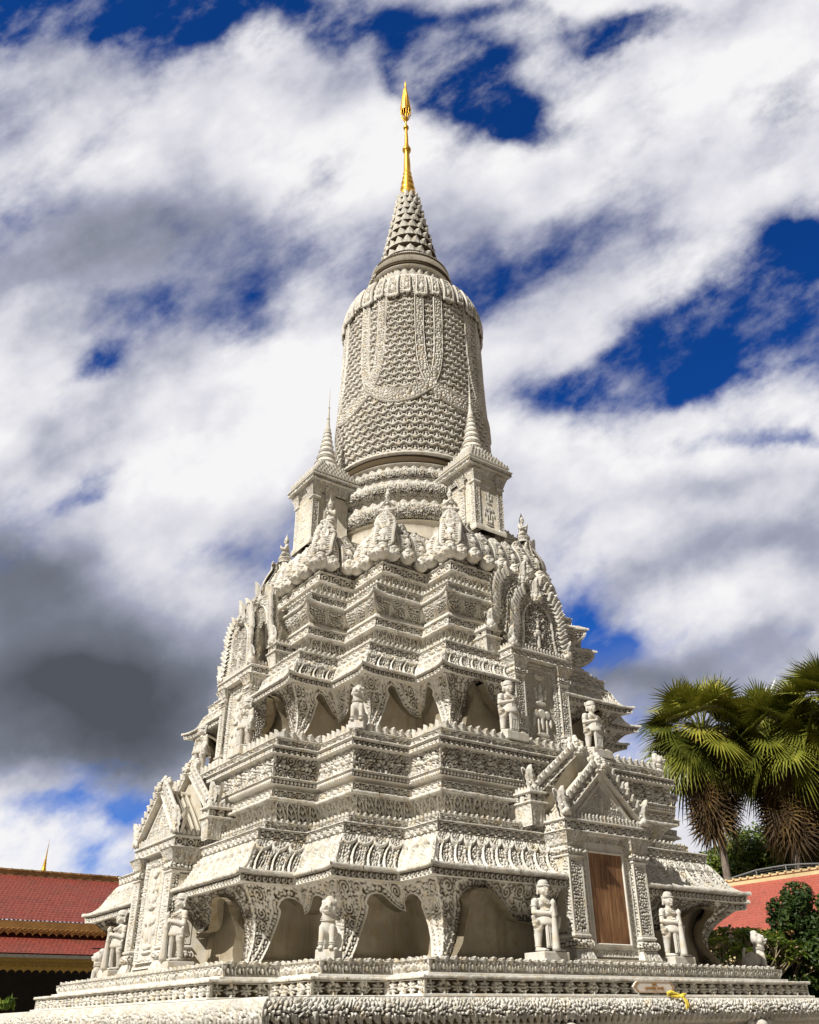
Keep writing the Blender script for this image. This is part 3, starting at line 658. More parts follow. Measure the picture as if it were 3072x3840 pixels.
def rlip(m, cont, d, z, h, di): rsweep(m, cont, [(di, z), (d-.005, z+.003), (d, z+h*.4), (d-.004, z+h), (di, z+h+.002)])
def rtop(m, cont, d, z):
    q = cont(d); m.add(np.c_[q, np.full(4, z)], np.array([(0, 1, 2, 3)]), None, False)
def rbot(m, cont, d, z):
    q = cont(d); m.add(np.c_[q, np.full(4, z)], np.array([(3, 2, 1, 0)]), None, False)
def column(par, x, z0, z1, hx, y, hy, k=1.):
    m = MB(); c = rc(x, y, hx, hy); H = z1-z0
    cap = .21*k; r2 = .12*k; b0 = .20*k
    rsweep(m, c, [(.07*k, z0), (.07*k, z0+.05)]); rsweep(m, c, [(.065*k, z0+.05), (.04*k, z0+.12*k), (.005, z0+b0)], p_tongue, .025)
    rsweep(m, c, smooth_prof([(.0, z0+b0+.01), (.035*k, z0+b0+.03), (.05*k, z0+b0+.075*k), (.03*k, z0+b0+.12*k), (.0, z0+b0+.14*k)], 10), p_fol, .015)
    rsweep(m, c, smooth_prof([(.0, z0+b0+.15*k), (.025*k, z0+b0+.18*k), (.0, z0+b0+.21*k)], 6))
    zs0 = z0+b0+.215*k; zs1 = z1-cap-r2-.05*k
    def shaft(s, t, T, L):
        fr = ss(.03, .02, np.minimum(L/2-np.abs(s), np.minimum(t, T-t))); ch = ss(.008, .004, np.abs(L/2-np.abs(s)-.045))
        return np.clip(np.maximum(fr, np.where(np.abs(s) < L/2-.045, blobs(s, t, .045, 3.+x), .9-ch*.8)), 0, 1)
    rsweep(m, c, [(0, zs0), (0, zs1)], shaft, .03, .013)
    rsweep(m, c, smooth_prof([(.0, zs1), (.028*k, zs1+.02), (.0, zs1+.045)], 6))
    rsweep(m, c, smooth_prof([(.0, zs1+.05), (.04*k, zs1+.06), (.055*k, zs1+.05+r2*.4), (.03*k, zs1+.05+r2*.8), (.0, zs1+.05+r2)], 10), p_fol, .025)
    rsweep(m, c, smooth_prof([(.0, z1-cap), (.04*k, z1-cap+.03*k), (.05*k, z1-cap*.6), (.10*k, z1-.02), (.11*k, z1)], 12), p_tongue, .04)
    return m.build('column', STONE, par)
# carved relief with a standing deity above an elephant
def p_deity(s, t, T, L):
    u = s/(L/2); v = t/T
    def el(cx, cy, rx, ry): return ss(1.05, .6, np.hypot((u-cx)/rx, (v-cy)/ry))
    bg = .62*scroll(s, t, .17, 5., .05); fr = ss(.80, .83, np.abs(u)); fr = np.maximum(fr, ss(.93, .945, v)); fr = np.maximum(fr, ss(.06, .045, v))
    fb = blobs(s, t, .045, 1.); gr = np.maximum(ss(.02, .008, np.abs(np.abs(u)-.80)), ss(.02, .01, np.abs(np.abs(u)-.95)))
    body = np.maximum.reduce([el(0, .60, .2, .075), el(0, .70, .13, .05), el(0, .745, .07, .05), el(0, .53, .42, .035), el(-.27, .63, .09, .07), el(.27, .63, .09, .07), el(-.33, .70, .08, .03), el(.33, .70, .08, .03)])
    leph = np.maximum.reduce([el(0, .40, .30, .075), el(0, .30, .11, .13), el(-.34, .40, .2, .06), el(.34, .40, .2, .06), el(-.24, .24, .08, .13), el(.24, .24, .08, .13), el(-.5, .30, .09, .07), el(.5, .30, .09, .07), el(0, .15, .5, .035), el(0, .10, .6, .02)])
    kala = np.maximum.reduce([el(0, .85, .3, .04), el(-.2, .87, .14, .03), el(.2, .87, .14, .03)])
    return np.clip(np.where(fr > .5, np.maximum(fb, gr), np.maximum.reduce([bg*.8, body, leph, kala])), 0, 1)
def p_frame(s, t, T, L):
    d = np.minimum(L/2-np.abs(s), np.minimum(t, T-t))
    tri = ss(.12, .04, np.abs((np.mod(np.where(np.abs(s) > L/2-.13, t, s), .075)/.075-.5)*2*.5 - (d-.065)/.09*.5))
    return np.clip(np.where(d < .02, 1, np.where(d < .105, .25+.75*np.maximum(tri, blobs(s, t, .035, 2.)*.7), np.where(d < .12, 1., np.where(d < .128, .2, 1)))), 0, 1)
def lintel(par, hx, yf, depth, z, h, leafw, leafh):
    m = MB(); c = rc(0, yf+depth/2, hx, depth/2)
    rbot(m, c, -.02, z); rlip(m, c, -.01, z, h*.14, -.2); rsweep(m, c, [(-.015, z+h*.14), (-.015, z+h*.80)], p_chain, .03); rlip(m, c, .01, z+h*.80, h*.18, -.3); rtop(m, c, .0, z+h)
    leaf_row(m, -.04, z+h-.005, leafw, leafh, .03, cont=c, vis={0, 1, 2}); return m.build('lintel', STONE, par)
def lower_porch(wood):
    body = MB(); c = rc(0, -4.4, .88, .93)
    rsweep(body, c, [(0, 2.3), (.06, 2.31), (.06, 2.38), (0, 2.42), (0, 4.18)])
    body.box((0, -5.38, 2.335), (1.0, .16, .045))
    p = body.build('porch', PLAIN, stupa)
    for sx in (-1, 1): column(p, sx*.73, 2.31, 4.18, .15, -5.24, .235)
    m = MB(); fw = .57
    # frame with opening for the panel
    msk = lambda s, t: ~((np.abs(s) < .395) & (t > .17) & (t < 1.50))
    rel_patch(m, (0, -5.40, 2.42), (1, 0, 0), (0, 0, 1), 2*fw, 1.76, p_frame, .025, .013, mask=(msk if wood else None))
    if wood:
        for a, b_ in (((-.40, 2.585), (-.40, 3.925)), ((.40, 2.585), (.40, 3.925)), ((-.41, 2.585), (.41, 2.585)), ((-.41, 3.925), (.41, 3.925))):
            m.tube([(a[0], -5.405, a[1]), (b_[0], -5.405, b_[1])], .022, 8)
    m.build('door_frame', STONE, p)
    if wood:
        d = MB()
        for i in range(4): d.box((-.30+.2*i, -5.385+.003*(i % 2), 3.255), (.0995, .02, .66))
        dd = d.build('door_panel', WOOD, p)
    else:
        d = MB(); rel_patch(d, (0, -5.44, 2.50), (1, 0, 0), (0, 0, 1), .94, 1.60, p_deity, .07, .012); d.build('relief_panel', STONE, p)
    lintel(p, .95, -5.53, 1.6, 4.18, .20, .085, .12)
    # gable with raking beams, relief triangle and beast heads
    g = MB(); ap = 5.20
    g.add([(-.80, -5.44, 4.40), (.80, -5.44, 4.40), (0, -5.44, ap+.04)], [np.array((0, 1, 2))], None, False)
    rel_patch(g, (0, -5.47, 4.42), (1, 0, 0), (0, 0, 1), 1.36, .66, lambda s, t, T, L: np.clip(np.maximum.reduce([scroll(s, t, .2, 2., .05)*.85, ss(1.05, .6, np.hypot(s/.05, (t-.25)/.16)), ss(.03, .02, np.abs(np.abs(s)*.94+t-.60))]), 0, 1), .05, .013, mask=lambda s, t: np.abs(s)*.94+t < .66)
    gb = g.build('gable', STONE, p)
    for sx in (-1, 1):
        r = MB(); a = np.array((sx*.86, -5.50, 4.47)); b_ = np.array((sx*.03, -5.50, ap+.02)); U = (b_-a)/np.linalg.norm(b_-a); L = np.linalg.norm(b_-a)
        V = np.array((-U[2]*sx, 0, U[0]*sx)); V = V if V[2] > 0 else -V
        mid = (a+b_)/2
        O = mid - V*.02; UU = U if sx < 0 else -U
        rel_patch(r, O+np.array((0, -.05, 0)), UU, V, L, .17, lambda s, t, T, L_: np.maximum(p_vine(s, t, T, L_), ss(.02, .012, t)), .05, .013)
        r.tube([a+V*.135+np.array((0, .02, 0)), b_+V*.135+np.array((0, .02, 0))], .062, 10)
        r.add([a-V*.02+np.array((0, -.05, 0)), b_-V*.02+np.array((0, -.05, 0)), b_-V*.02+np.array((0, .1, 0)), a-V*.02+np.array((0, .1, 0))], np.array([(0, 1, 2, 3)]), None, False)
        LP, LA = leafshape(.12, .13, .03)
        for q in range(8):
            f = (q+.5)/8; pt = a*(1-f)+b_*f+V*.10; ax_ = V*.8+U*.35; ax_ /= np.linalg.norm(ax_); ux = np.array((ax_[2], 0, -ax_[0])); r.grid(pt+np.array((0, -.045, 0))+LP[..., 0:1]*ux+LP[..., 1:2]*np.array((0, 1, 0))+LP[..., 2:3]*ax_, LA)
        r.build('raking_beam', STONE, gb)
        f = MB(); naga_crest(f, (sx*.90, -5.50, 4.40), .80, sx); f.build('gable_finial', STONE, gb)
    f = MB(); beast_head(f, (0, -5.46, ap+.10), .34); f.ball((0, -5.42, ap-.02), (.12, .08, .14)); f.build('beast_head', STONE, gb)
    # ribbed stone roof behind the gable
    r = MB(); yb = -4.6
    for sx in (-1, 1):
        r.add([(0, -5.44, ap+.02), (sx*.84, -5.44, 4.44), (sx*.84, yb, 4.44), (0, yb, ap+.02)], np.array([(0, 1, 2, 3)] if sx < 0 else [(3, 2, 1, 0)]), None, False)
        for q in range(8):
            y = -5.36+q*.10; r.tube([(sx*.02, y, ap+.03), (sx*.45, y, (ap+4.44)/2+.03), (sx*.86, y, 4.455)], .026, 6)
    r.tube([(0, -5.44, ap+.04), (0, yb, ap+.04)], .045, 8); r.build('porch_roof', PLAIN, p)
    # second gable set back, on corner pedestals
    g = MB(); yb = -5.0; a2 = 5.62
    g.add([(-1.0, yb+.02, 4.5), (1.0, yb+.02, 4.5), (0, yb+.02, a2+.02)], [np.array((0, 1, 2))], None, False); g2 = g.build('rear_gable', PLAIN, p)
    g = MB()
    for sx in (-1, 1):
        a = np.array((sx*.98, yb-.03, 4.86)); b_ = np.array((sx*.03, yb-.03, a2)); U = (b_-a)/np.linalg.norm(b_-a); L = np.linalg.norm(b_-a)
        V = np.array((-U[2]*sx, 0, U[0]*sx)); V = V if V[2] > 0 else -V
        O = (a+b_)/2-V*.02; UU = U if sx < 0 else -U
        rel_patch(g, O+np.array((0, -.05, 0)), UU, V, L, .15, lambda s, t, T, L_: np.maximum(p_vine(s, t, T, L_), ss(.02, .012, t)), .045, .014)
        g.tube([a+V*.12, b_+V*.12], .06, 10)
        LP, LA = leafshape(.12, .13, .03)
        for q in range(8):
            f = (q+.5)/8; pt = a*(1-f)+b_*f+V*.09; ax_ = V*.8+U*.35; ax_ /= np.linalg.norm(ax_); ux = np.array((ax_[2], 0, -ax_[0])); g.grid(pt+np.array((0, -.045, 0))+LP[..., 0:1]*ux+LP[..., 1:2]*np.array((0, 1, 0))+LP[..., 2:3]*ax_, LA)
        g.add([a-V*.02+np.array((0, -.05, 0)), b_-V*.02+np.array((0, -.05, 0)), b_-V*.02+np.array((0, .1, 0)), a-V*.02+np.array((0, .1, 0))], np.array([(0, 1, 2, 3)]), None, False)
    g.build('raking_beam', STONE, g2)
    f = MB(); beast_head(f, (0, yb+.02, a2+.08), .36); f.build('beast_head', STONE, g2)
    for sx in (-1, 1):
        f = MB(); cc = rc(sx*1.08, -4.78, .115, .27)
        rsweep(f, cc, smooth_prof([(.0, 4.30), (.02, 4.36), (.03, 4.5), (.06, 4.64)], 8), p_tongue, .03); rlip(f, cc, .08, 4.64, .03, .0); rsweep(f, cc, [(.04, 4.67), (.04, 4.80)], p_rosette, .03); rlip(f, cc, .07, 4.80, .035, -.05); rtop(f, cc, .04, 4.836)
        leaf_row(f, .03, 4.83, .08, .09, .02, cont=cc, vis={0, 1, 2}); f.build('pedestal_block', STONE, p)
        f = MB(); naga_crest(f, (sx*1.08, -4.98, 4.83), .78, sx); f.build('gable_finial', STONE, g2)
    return p
def flame_outline(hw, z0, z1, n=30):
    pts = []
    for i in range(n+1):
        t = i/n; z = z0+(z1-z0)*t
        x = hw*(1-.12*math.sin(t*PI*1.6))*math.sqrt(max(0, 1-t**2.1))*(1 if t < .97 else 1)
        pts.append((x, z))
    return pts
def flame_gable(par, hw, z0, z1, y, name, tymp=True):
    g = MB(); o = flame_outline(hw, z0, z1); zz = np.array([p[1] for p in o]); xx = np.array([p[0] for p in o])
    def xw(z): return np.interp(z, zz, xx)
    def pat(s, t, T, L):
        z = t+z0; w = xw(z); wi = xw(z0+(t)*1.18)-.0*t; wi = np.where(t*1.22 < T, np.interp(z0+t*1.22, zz, xx)*.60, 0)
        d = np.abs(s)-wi; rim = ss(.03, .018, np.abs(d-.02)); ins = (d < 0)
        fig = np.maximum.reduce([ss(1.1, .6, np.hypot(s/.045, (t-.22)/.17)), ss(1.1, .6, np.hypot(s/.075, (t-.42)/.08)), ss(1.1, .6, np.hypot(s/.035, (t-.54)/.045)), ss(1.1, .6, np.hypot((np.abs(s)-.09)/.03, (t-.36)/.07)), ss(1.1, .6, np.hypot(s/.018, (t-.62)/.05))])
        sc = scroll(s, t, .14, 3., .045)
        return np.clip(np.where(ins, np.maximum(fig, sc*.7), np.maximum(rim, np.where(d < .07, .3, scroll(s, t, .16, 6., .05)))), 0, 1)
    rel_patch(g, (0, y-.05, z0), (1, 0, 0), (0, 0, 1), 2*hw, z1-z0, pat, .07, .0135, mask=lambda s, t: np.abs(s) < xw(t+z0)*.93)
    # sides and back
    P = np.array([[(x*.93*sx, yy, z) for yy in (y-.05, y+.08)] for sx in (-1,) for x, z in o]); g.grid(P); P = np.array([[(x*.93, yy, z) for yy in (y+.08, y-.05)] for x, z in o]); g.grid(P)
    P = np.array([[(-x*.93, y+.08, z), (x*.93, y+.08, z)] for x, z in o]); g.grid(P, flip=True, smooth=False)
    gb = g.build(name, STONE, par)
    LP, LA = leafshape(.15, .25, .07, 7, 9)
    for sx in (-1, 1):
        f = MB()
        for i in range(1, len(o)-2, 2):
            x, z = o[i]; x2, z2 = o[i+2]; tx, tz = x2-x, z2-z; l = math.hypot(tx, tz); nx_, nz_ = tz/l, -tx/l
            ax = np.array((sx*(.45+nx_*.55)*(1-.5*i/len(o)), 0, .55+.5*i/len(o))); ax /= np.linalg.norm(ax); ux = np.array((ax[2], 0, -ax[0]))
            kx = .75+.5*h1(i*1.3, sx*2.1, z1); W = np.array((sx*x*.84, y-.05, z))+kx*LP[..., 0:1]*ux+LP[..., 1:2]*np.array((0, 1, 0))+kx*LP[..., 2:3]*ax; f.grid(W, LA)
            W = W.copy(); W[..., 1] = 2*(y-.03)-W[..., 1]; f.grid(W, LA, flip=True)
        f.build('flame_border', STONE, gb)
    h = MB(); beast_head(h, (0, y-.03, z1-.13), .27)
    W = LP*np.array((1.3, 1.5, 1.5)) + np.array((0, y-.04, z1-.06)); h.grid(W, LA); W = W.copy(); W[..., 1] = 2*(y-.02)-W[..., 1]; h.grid(W, LA, flip=True)
    h.build('beast_head', STONE, gb)
    for sx in (-1, 1):
        n_ = MB(); naga_crest(n_, (sx*(hw-.06), y-.05, z0-.02), .72, sx); n_.ball((sx*(hw-.02), y-.06, z0+.1), (.09, .08, .11)); n_.build('gable_finial', STONE, gb)
    return gb
def upper_porch():
    body = MB(); c = rc(0, -3.6, .60, .60)
    rsweep(body, c, [(.04, 5.75), (.04, 5.86), (0, 5.88), (0, 7.5)]); body.box((0, -4.2, 5.80), (.78, .13, .045))
    p = body.build('upper_porch', PLAIN, stupa)
    for sx in (-1, 1): column(p, sx*.56, 5.80, 7.50, .115, -4.10, .20, .92)
    m = MB(); rel_patch(m, (0, -4.24, 5.90), (1, 0, 0), (0, 0, 1), .84, 1.56, p_deity, .06, .012); m.build('relief_panel', STONE, p)
    lintel(p, .79, -4.37, 1.3, 7.50, .18, .08, .12)
    flame_gable(p, .74, 7.70, 8.98, -4.28, 'flame_gable')
    flame_gable(p, .98, 8.10, 9.50, -3.96, 'flame_gable')
    r = MB()
    def vault(hw, z0, z1, y0, y1):
        o = flame_outline(hw, z0, z1, 20); pts = [(-x, z) for x, z in o]+[(x, z) for x, z in o[::-1][1:]]
        r.grid(np.array([[(x, yy, z) for yy in (y0, y1)] for x, z in pts]))
    vault(.62, 7.68, 8.75, -4.25, -3.2); vault(.84, 8.1, 9.2, -3.95, -2.6); r.build('vaulted_roof', PLAIN, p)
    for sx in (-1, 1):
        f = MB(); cc = rc(sx*.92, -3.72, .13, .26)
        rsweep(f, cc, smooth_prof([(.0, 7.60), (.02, 7.66), (.03, 7.76), (.06, 7.90)], 8), p_tongue, .03); rlip(f, cc, .08, 7.90, .03, .0); rsweep(f, cc, [(.04, 7.93), (.04, 8.06)], p_rosette, .03); rlip(f, cc, .07, 8.06, .035, -.05); rtop(f, cc, .04, 8.096)
        leaf_row(f, .03, 8.09, .08, .09, .02, cont=cc, vis={0, 1, 2}); f.build('pedestal_block', STONE, p)
    return p
def turret():
    m = MB(); c = rc(0, -2.58, .385, .47)
    rsweep(m, c, [(.05, 10.9), (.05, 11.0), (0, 11.02), (0, 12.3)])
    p = m.build('turret', PLAIN, stupa)
    for sx in (-1, 1): 
        q = MB(); cc = rc(sx*.345, -2.985, .075, .08)
        rsweep(q, cc, [(.02, 10.93), (.02, 11.05), (0, 11.06)]); rsweep(q, cc, [(0, 11.06), (0, 12.12)], lambda s, t, T, L: np.maximum(ss(.02, .012, L/2-np.abs(s)), blobs(s, t, .04, 2.)), .03, .014)
        rlip(q, cc, .03, 12.12, .05, 0); rsweep(q, cc, smooth_prof([(0, 12.17), (.02, 12.2), (.06, 12.34), (.09, 12.42)], 8), p_tongue, .03, .014); q.build('column', STONE, p)
        q = MB(); cc = rc(sx*.345, -2.62, .075, .085)
        rsweep(q, cc, [(0, 11.0), (0, 12.12)], p_fol, .03, .016); rlip(q, cc, .03, 12.12, .05, 0); rsweep(q, cc, smooth_prof([(0, 12.17), (.02, 12.2), (.06, 12.34), (.09, 12.42)], 8), p_tongue, .03, .014); q.build('column', STONE, p)
    m = MB(); rel_patch(m, (0, -3.06, 10.98), (1, 0, 0), (0, 0, 1), .54, 1.32, p_deity, .06, .013); rel_patch(m, (-.395, -2.80, 11.0), (0, -1, 0), (0, 0, 1), .30, 1.25, p_deity, .04, .013); rel_patch(m, (-.395, -2.35, 11.0), (0, -1, 0), (0, 0, 1), .34, 1.25, p_fol, .04, .015); m.build('relief_panel', STONE, p)
    r = MB(); c = rc(0, -2.55, .42, .44)
    rsweep(r, c, smooth_prof([(.02, 12.30), (.05, 12.34), (.07, 12.42), (.14, 12.52)], 8), p_tongue, .04, .014); rbot(r, c, .0, 12.41); rsweep(r, c, [(.14, 12.52), (.20, 12.53)]); rsweep(r, c, [(.205, 12.53), (.21, 12.62)], p_vine, .03, .014); rlip(r, c, .23, 12.62, .03, .05)
    for i in range(5):
        d = .16-.085*i; z = 12.65+.125*i; rsweep(r, c, [(d, z), (d, z+.10)], p_bead, .02, .016); rlip(r, c, d+.02, z+.095, .03, d-.09); leaf_row(r, d-.0, z+.12, .095, .085, .03, cont=c, vis={0, 1, 2})
    rtop(r, c, -.25, 13.27); r.build('stepped_roof', STONE, p)
    s = MB(); cy = -2.55
    s.lathe([(.30, 13.20), (.30, 13.31), (.25, 13.33)], (0, cy, 0), 32)
    zz = 13.32; rr = .275
    for i in range(6):
        h = .20-.014*i; s.lathe(smooth_prof([(rr*.78, zz), (rr*.96, zz+h*.12), (rr, zz+h*.32), (rr*.90, zz+h*.6), (rr*.74, zz+h)], 10), (0, cy, 0), 32)
        lathe_rel(s, [(rr*.99, zz+h*.10), (rr*1.05, zz+h*.34)], p_bead, .02, .012, 0, cy); zz += h; rr *= .835
    pr = [(rr*1.0, zz), (rr*1.1, zz+.04), (rr*.75, zz+.08), (rr*.85, zz+.12), (.05, zz+.25), (.034, zz+.45), (.046, zz+.48), (.03, zz+.52), (.022, zz+.8), (.032, zz+.83), (.014, zz+.9), (.004, 15.80)]
    s.lathe(smooth_prof(pr, 60), (0, cy, 0), 20); s.build('turret_spire', STONE, p)
    return p
wm, wnt, wb = new_mat('weathered_wood')
_co = objco(wnt); _mp = N(wnt, 'ShaderNodeMapping'); _mp.inputs['Scale'].default_value = (9, 9, .8); wnt.links.new(_co, _mp.inputs[0])
_n1 = noise(wnt, _mp.outputs[0], 2.2, 8, .65); _n2 = noise(wnt, _co, 2.5, 5, .6)
_c = ramp(wnt, _n1, [(.28, (.07, .030, .014)), (.42, (.19, .085, .036)), (.56, (.32, .165, .072)), (.75, (.46, .30, .17))])
_c = mixc(wnt, ramp(wnt, _n2, [(.45, (0, 0, 0)), (.75, (.8, .8, .8))]), _c, (.10, .045, .02))
wnt.links.new(_c, wb.inputs['Base Color']); wb.inputs['Roughness'].default_value = .65; bump(wnt, wb, _n1, .5, .006)
WOOD = wm
_south = lower_porch(True); _side = lower_porch(False)
_side.rotation_euler.z = -PI/2
for a in (PI/2, PI):
    o = copy_tree(_side, stupa); o.rotation_euler.z = a
for fn in (upper_porch, turret):
    _p = fn()
    for a in (-PI/2, PI/2, PI):
        o = copy_tree(_p, stupa); o.rotation_euler.z = a
_south['label'] = 'lower porch with a brown wooden door'
# carved bearers whose horned heads reach up to the torus moulding
for cx, cy, rz in ((-2.0, -6.24, 0), (2.0, -6.24, 0), (-6.22, -6.22, -PI/4), (-6.24, -2.0, -PI/2), (-6.24, 2.0, -PI/2), (6.22, -6.22, PI/4)):
    b_ = MB(); b_.ball((0, 0, .95), (.26, .2, .34), 16, 12); b_.ball((0, -.06, 1.36), (.17, .17, .17), 16, 12); b_.ball((0, -.08, 1.50), (.15, .14, .085), 16, 10); b_.ball((0, -.22, 1.32), (.08, .08, .06), 12, 8); b_.ball((0, .0, .55), (.3, .2, .3), 16, 10)
    for sx in (-1, 1):
        b_.tube([(sx*.12, -.05, 1.47), (sx*.20, -.09, 1.55), (sx*.26, -.1, 1.54), (sx*.27, -.1, 1.47), (sx*.23, -.11, 1.43)], [.05, .05, .045, .035, .02], 10)
        b_.tube([(sx*.2, 0, 1.1), (sx*.34, -.02, 1.2), (sx*.36, -.02, 1.45)], [.08, .065, .06], 10); b_.ball((sx*.07, -.2, 1.40), .035, 10, 8)
        b_.tube([(sx*.14, 0, .6), (sx*.2, -.03, .35), (sx*.2, -.03, .05)], [.13, .1, .08], 10)
    o = b_.build('bearer_figure', STAT, stupa, (cx, cy, 0), rz)

# ------------------------------------------------------------------ statues standing on the ledges
def cap(m, a, b, r0, r1, n=12):
    a, b = Vector(a), Vector(b); m.tube([a, a*.5+b*.5, b], [r0, (r0+r1)/2, r1], n); m.ball(tuple(a), r0, n, 8); m.ball(tuple(b), r1, n, 8)
def fuse(o, vox, it=3, fac=.6):
    r = o.modifiers.new('fuse', 'REMESH'); r.mode = 'VOXEL'; r.voxel_size = vox; r.use_smooth_shade = True
    s = o.modifiers.new('soften', 'SMOOTH'); s.factor = fac; s.iterations = it
def guardian(kind, label, loc, rz, group, pedh=.13):
    t = empty('guardian_statue', loc, rz); tag(t, label, 'statue', group)
    p = MB(); p.box((0, 0, pedh/2), (.205, .18, pedh/2)); po = p.build('pedestal', STAT, t); bv = po.modifiers.new('b', 'BEVEL'); bv.width = .012; bv.segments = 2
    z = pedh; m = MB()
    for sx in (-1, 1):
        m.ball((sx*.135, -.05, z+.025), (.042, .10, .026)); 
        for q in range(5): m.ball((sx*.135+(q-2)*.016, -.145, z+.018), (.010, .02, .013), 8, 6)
        cap(m, (sx*.13, 0, z+.06), (sx*.125, -.005, z+.20), .036, .050); cap(m, (sx*.125, -.005, z+.20), (sx*.13, -.02, z+.27), .052, .047)
        cap(m, (sx*.13, -.02, z+.28), (sx*.065, 0, z+.42), .056, .075)
    m.ball((0, 0, z+.43), (.125, .085, .07)); cap(m, (0, 0, z+.44), (0, .005, z+.56), .083, .088); m.ball((0, .0, z+.60), (.125, .078, .075)); m.ball((0, .0, z+.655), (.115, .06, .035))
    for sx in (-1, 1): m.ball((sx*.055, -.045, z+.61), (.05, .035, .04)); m.ball((sx*.135, 0, z+.635), (.045, .045, .045))
    cap(m, (0, 0, z+.66), (0, -.01, z+.72), .042, .04)
    # head with face
    m.ball((0, -.01, z+.795), (.068, .075, .085), 16, 12); m.ball((0, -.035, z+.755), (.055, .05, .04)); m.ball((0, -.088, z+.785), (.016, .02, .022))
    m.ball((0, -.07, z+.815), (.05, .022, .012)); m.ball((0, -.075, z+.750), (.032, .02, .012)); m.ball((0, -.07, z+.725), (.025, .02, .014))
    for sx in (-1, 1): m.ball((sx*.028, -.077, z+.797), (.013, .01, .010)); m.ball((sx*.038, -.06, z+.765), (.02, .02, .02)); m.ball((sx*.074, .01, z+.79), (.014, .026, .038)); m.ball((sx*.078, .01, z+.74), (.015, .015, .022)); m.ball((sx*.085, .015, z+.835), (.012, .02, .03))
    # arms
    if kind == 'club':
        for sx in (-1, 1):
            cap(m, (sx*.150, 0, z+.63), (sx*.170, -.01, z+.49), .040, .035); cap(m, (sx*.170, -.01, z+.49), (sx*.035, -.145, z+(.535 if sx > 0 else .475)), .036, .026)
            hz = z+(.54 if sx > 0 else .475); m.ball((sx*.012, -.15, hz), (.035, .03, .032))
            for q in range(4): cap(m, (sx*.035, -.165+.0*q, hz+.022-q*.015), (-sx*.022, -.182, hz+.020-q*.015), .0085, .0075, 8)
            cap(m, (sx*.03, -.14, hz+.03), (sx*.0, -.172, hz+.042), .009, .008, 8)
    else:
        cap(m, (-.150, 0, z+.63), (-.175, -.01, z+.50), .040, .035); cap(m, (-.175, -.01, z+.50), (-.03, -.10, z+.535), .036, .026); m.ball((.0, -.105, z+.548), (.035, .024, .026))
        for q in range(4): cap(m, (-.005, -.118, z+.568-q*.013), (.045-.004*q, -.112, z+.572-q*.013), .0085, .0075, 8)
        cap(m, (-.01, -.112, z+.575), (.015, -.115, z+.60), .009, .008, 8)
        cap(m, (.150, 0, z+.63), (.185, .0, z+.50), .040, .035); cap(m, (.185, 0, z+.50), (.180, -.05, z+.39), .035, .026); m.ball((.180, -.06, z+.365), (.028, .034, .03))
        for q in range(4): cap(m, (.195, -.075-.0*q, z+.385-q*.013), (.165, -.09, z+.383-q*.013), .0085, .0075, 8)
        cap(m, (.165, -.06, z+.385), (.17, -.09, z+.395), .009, .008, 8)
    b = m.build('body', STAT, t); fuse(b, .009, 2, .5)
    # loincloth, flaring hip cloths, sash
    c = MB(); c.lathe(smooth_prof([(.093, z+.53), (.108, z+.525), (.104, z+.505), (.112, z+.50), (.128, z+.44), (.150, z+.36), (.135, z+.33)], 18), n=28)
    for sx in (-1, 1):
        cap(c, (sx*.12, -.02, z+.36), (sx*.175, -.03, z+.37), .05, .045); cap(c, (sx*.175, -.03, z+.37), (sx*.215, -.035, z+.43), .038, .022); cap(c, (sx*.13, -.03, z+.30), (sx*.185, -.03, z+.33), .04, .03)
        for q in range(3): c.ball((sx*(.125), -.01, z+.235+q*.022), (.057, .055, .009), 14, 6)
        c.ball((sx*.13, 0, z+.075), (.045, .045, .012), 12, 6); c.ball((sx*.164, -.003, z+.575), (.047, .045, .014), 12, 6)
    c.box((0, -.105, z+.36), (.045, .02, .13)); c.box((0, -.10, z+.20), (.075, .012, .15))
    for q in range(5): c.tube([(-.06+.03*q, -.115, z+.34), (-.06+.03*q, -.117, z+.07)], .009, 5)
    c.ball((0, -.09, z+.52), (.06, .03, .022)); co2 = c.build('loincloth', STAT, t); 
    n = MB(); P = [(.085*math.sin(a), -.045-.055*math.cos(a)*1.0, z+.655-.03*math.cos(a)) for a in np.linspace(-1.9, 1.9, 18)]; n.tube(P, .011, 6)
    for a in np.linspace(-1.5, 1.5, 13): n.ball((.092*math.sin(a), -.05-.06*math.cos(a), z+.64-.035*math.cos(a)), .010, 6, 5)
    n.build('collar', STAT, t)
    h = MB(); h.lathe(smooth_prof([(.078, z+.825), (.083, z+.835), (.082, z+.85), (.076, z+.855), (.078, z+.865), (.068, z+.895), (.045, z+.918), (.0, z+.925)], 18), (0, -.005, 0), 24)
    if kind == 'club':
        for q in range(22): a = q*2*PI/22; h.ball((.083*math.cos(a), -.005+.083*math.sin(a), z+.843), .0085, 6, 4)
    for sx in (-1, 1): h.ball((sx*.088, .02, z+.86), (.012, .02, .035)); 
    h.build('headdress', STAT, t)
    k = MB()
    if kind == 'club': k.lathe([(.0, z+.01), (.045, z+.012), (.048, z+.05), (.030, z+.40), (.026, z+.43), (.034, z+.44), (.026, z+.455), (.022, z+.50), (.022, z+.58), (.034, z+.60), (.030, z+.625), (.012, z+.65), (0, z+.66)], (0, -.172, 0), 16)
    else: k.tube([(.19, -.06, z+.30), (.178, -.075, z+.38), (.145, -.02, z+.56), (.118, .03, z+.70)], [.018, .02, .027, .020], 10)
    k.build('club', STAT, t); t.scale = (1.22, 1.2, 1.06); return t
G1 = 'club guardians of the lower ledge'; G2 = 'sword guardians of the upper ledge'
lz_ = 2.31
guardian('club', 'stone guardian leaning on a club, standing just left of the brown wooden door', (-1.43, -5.42, lz_), 0, G1)
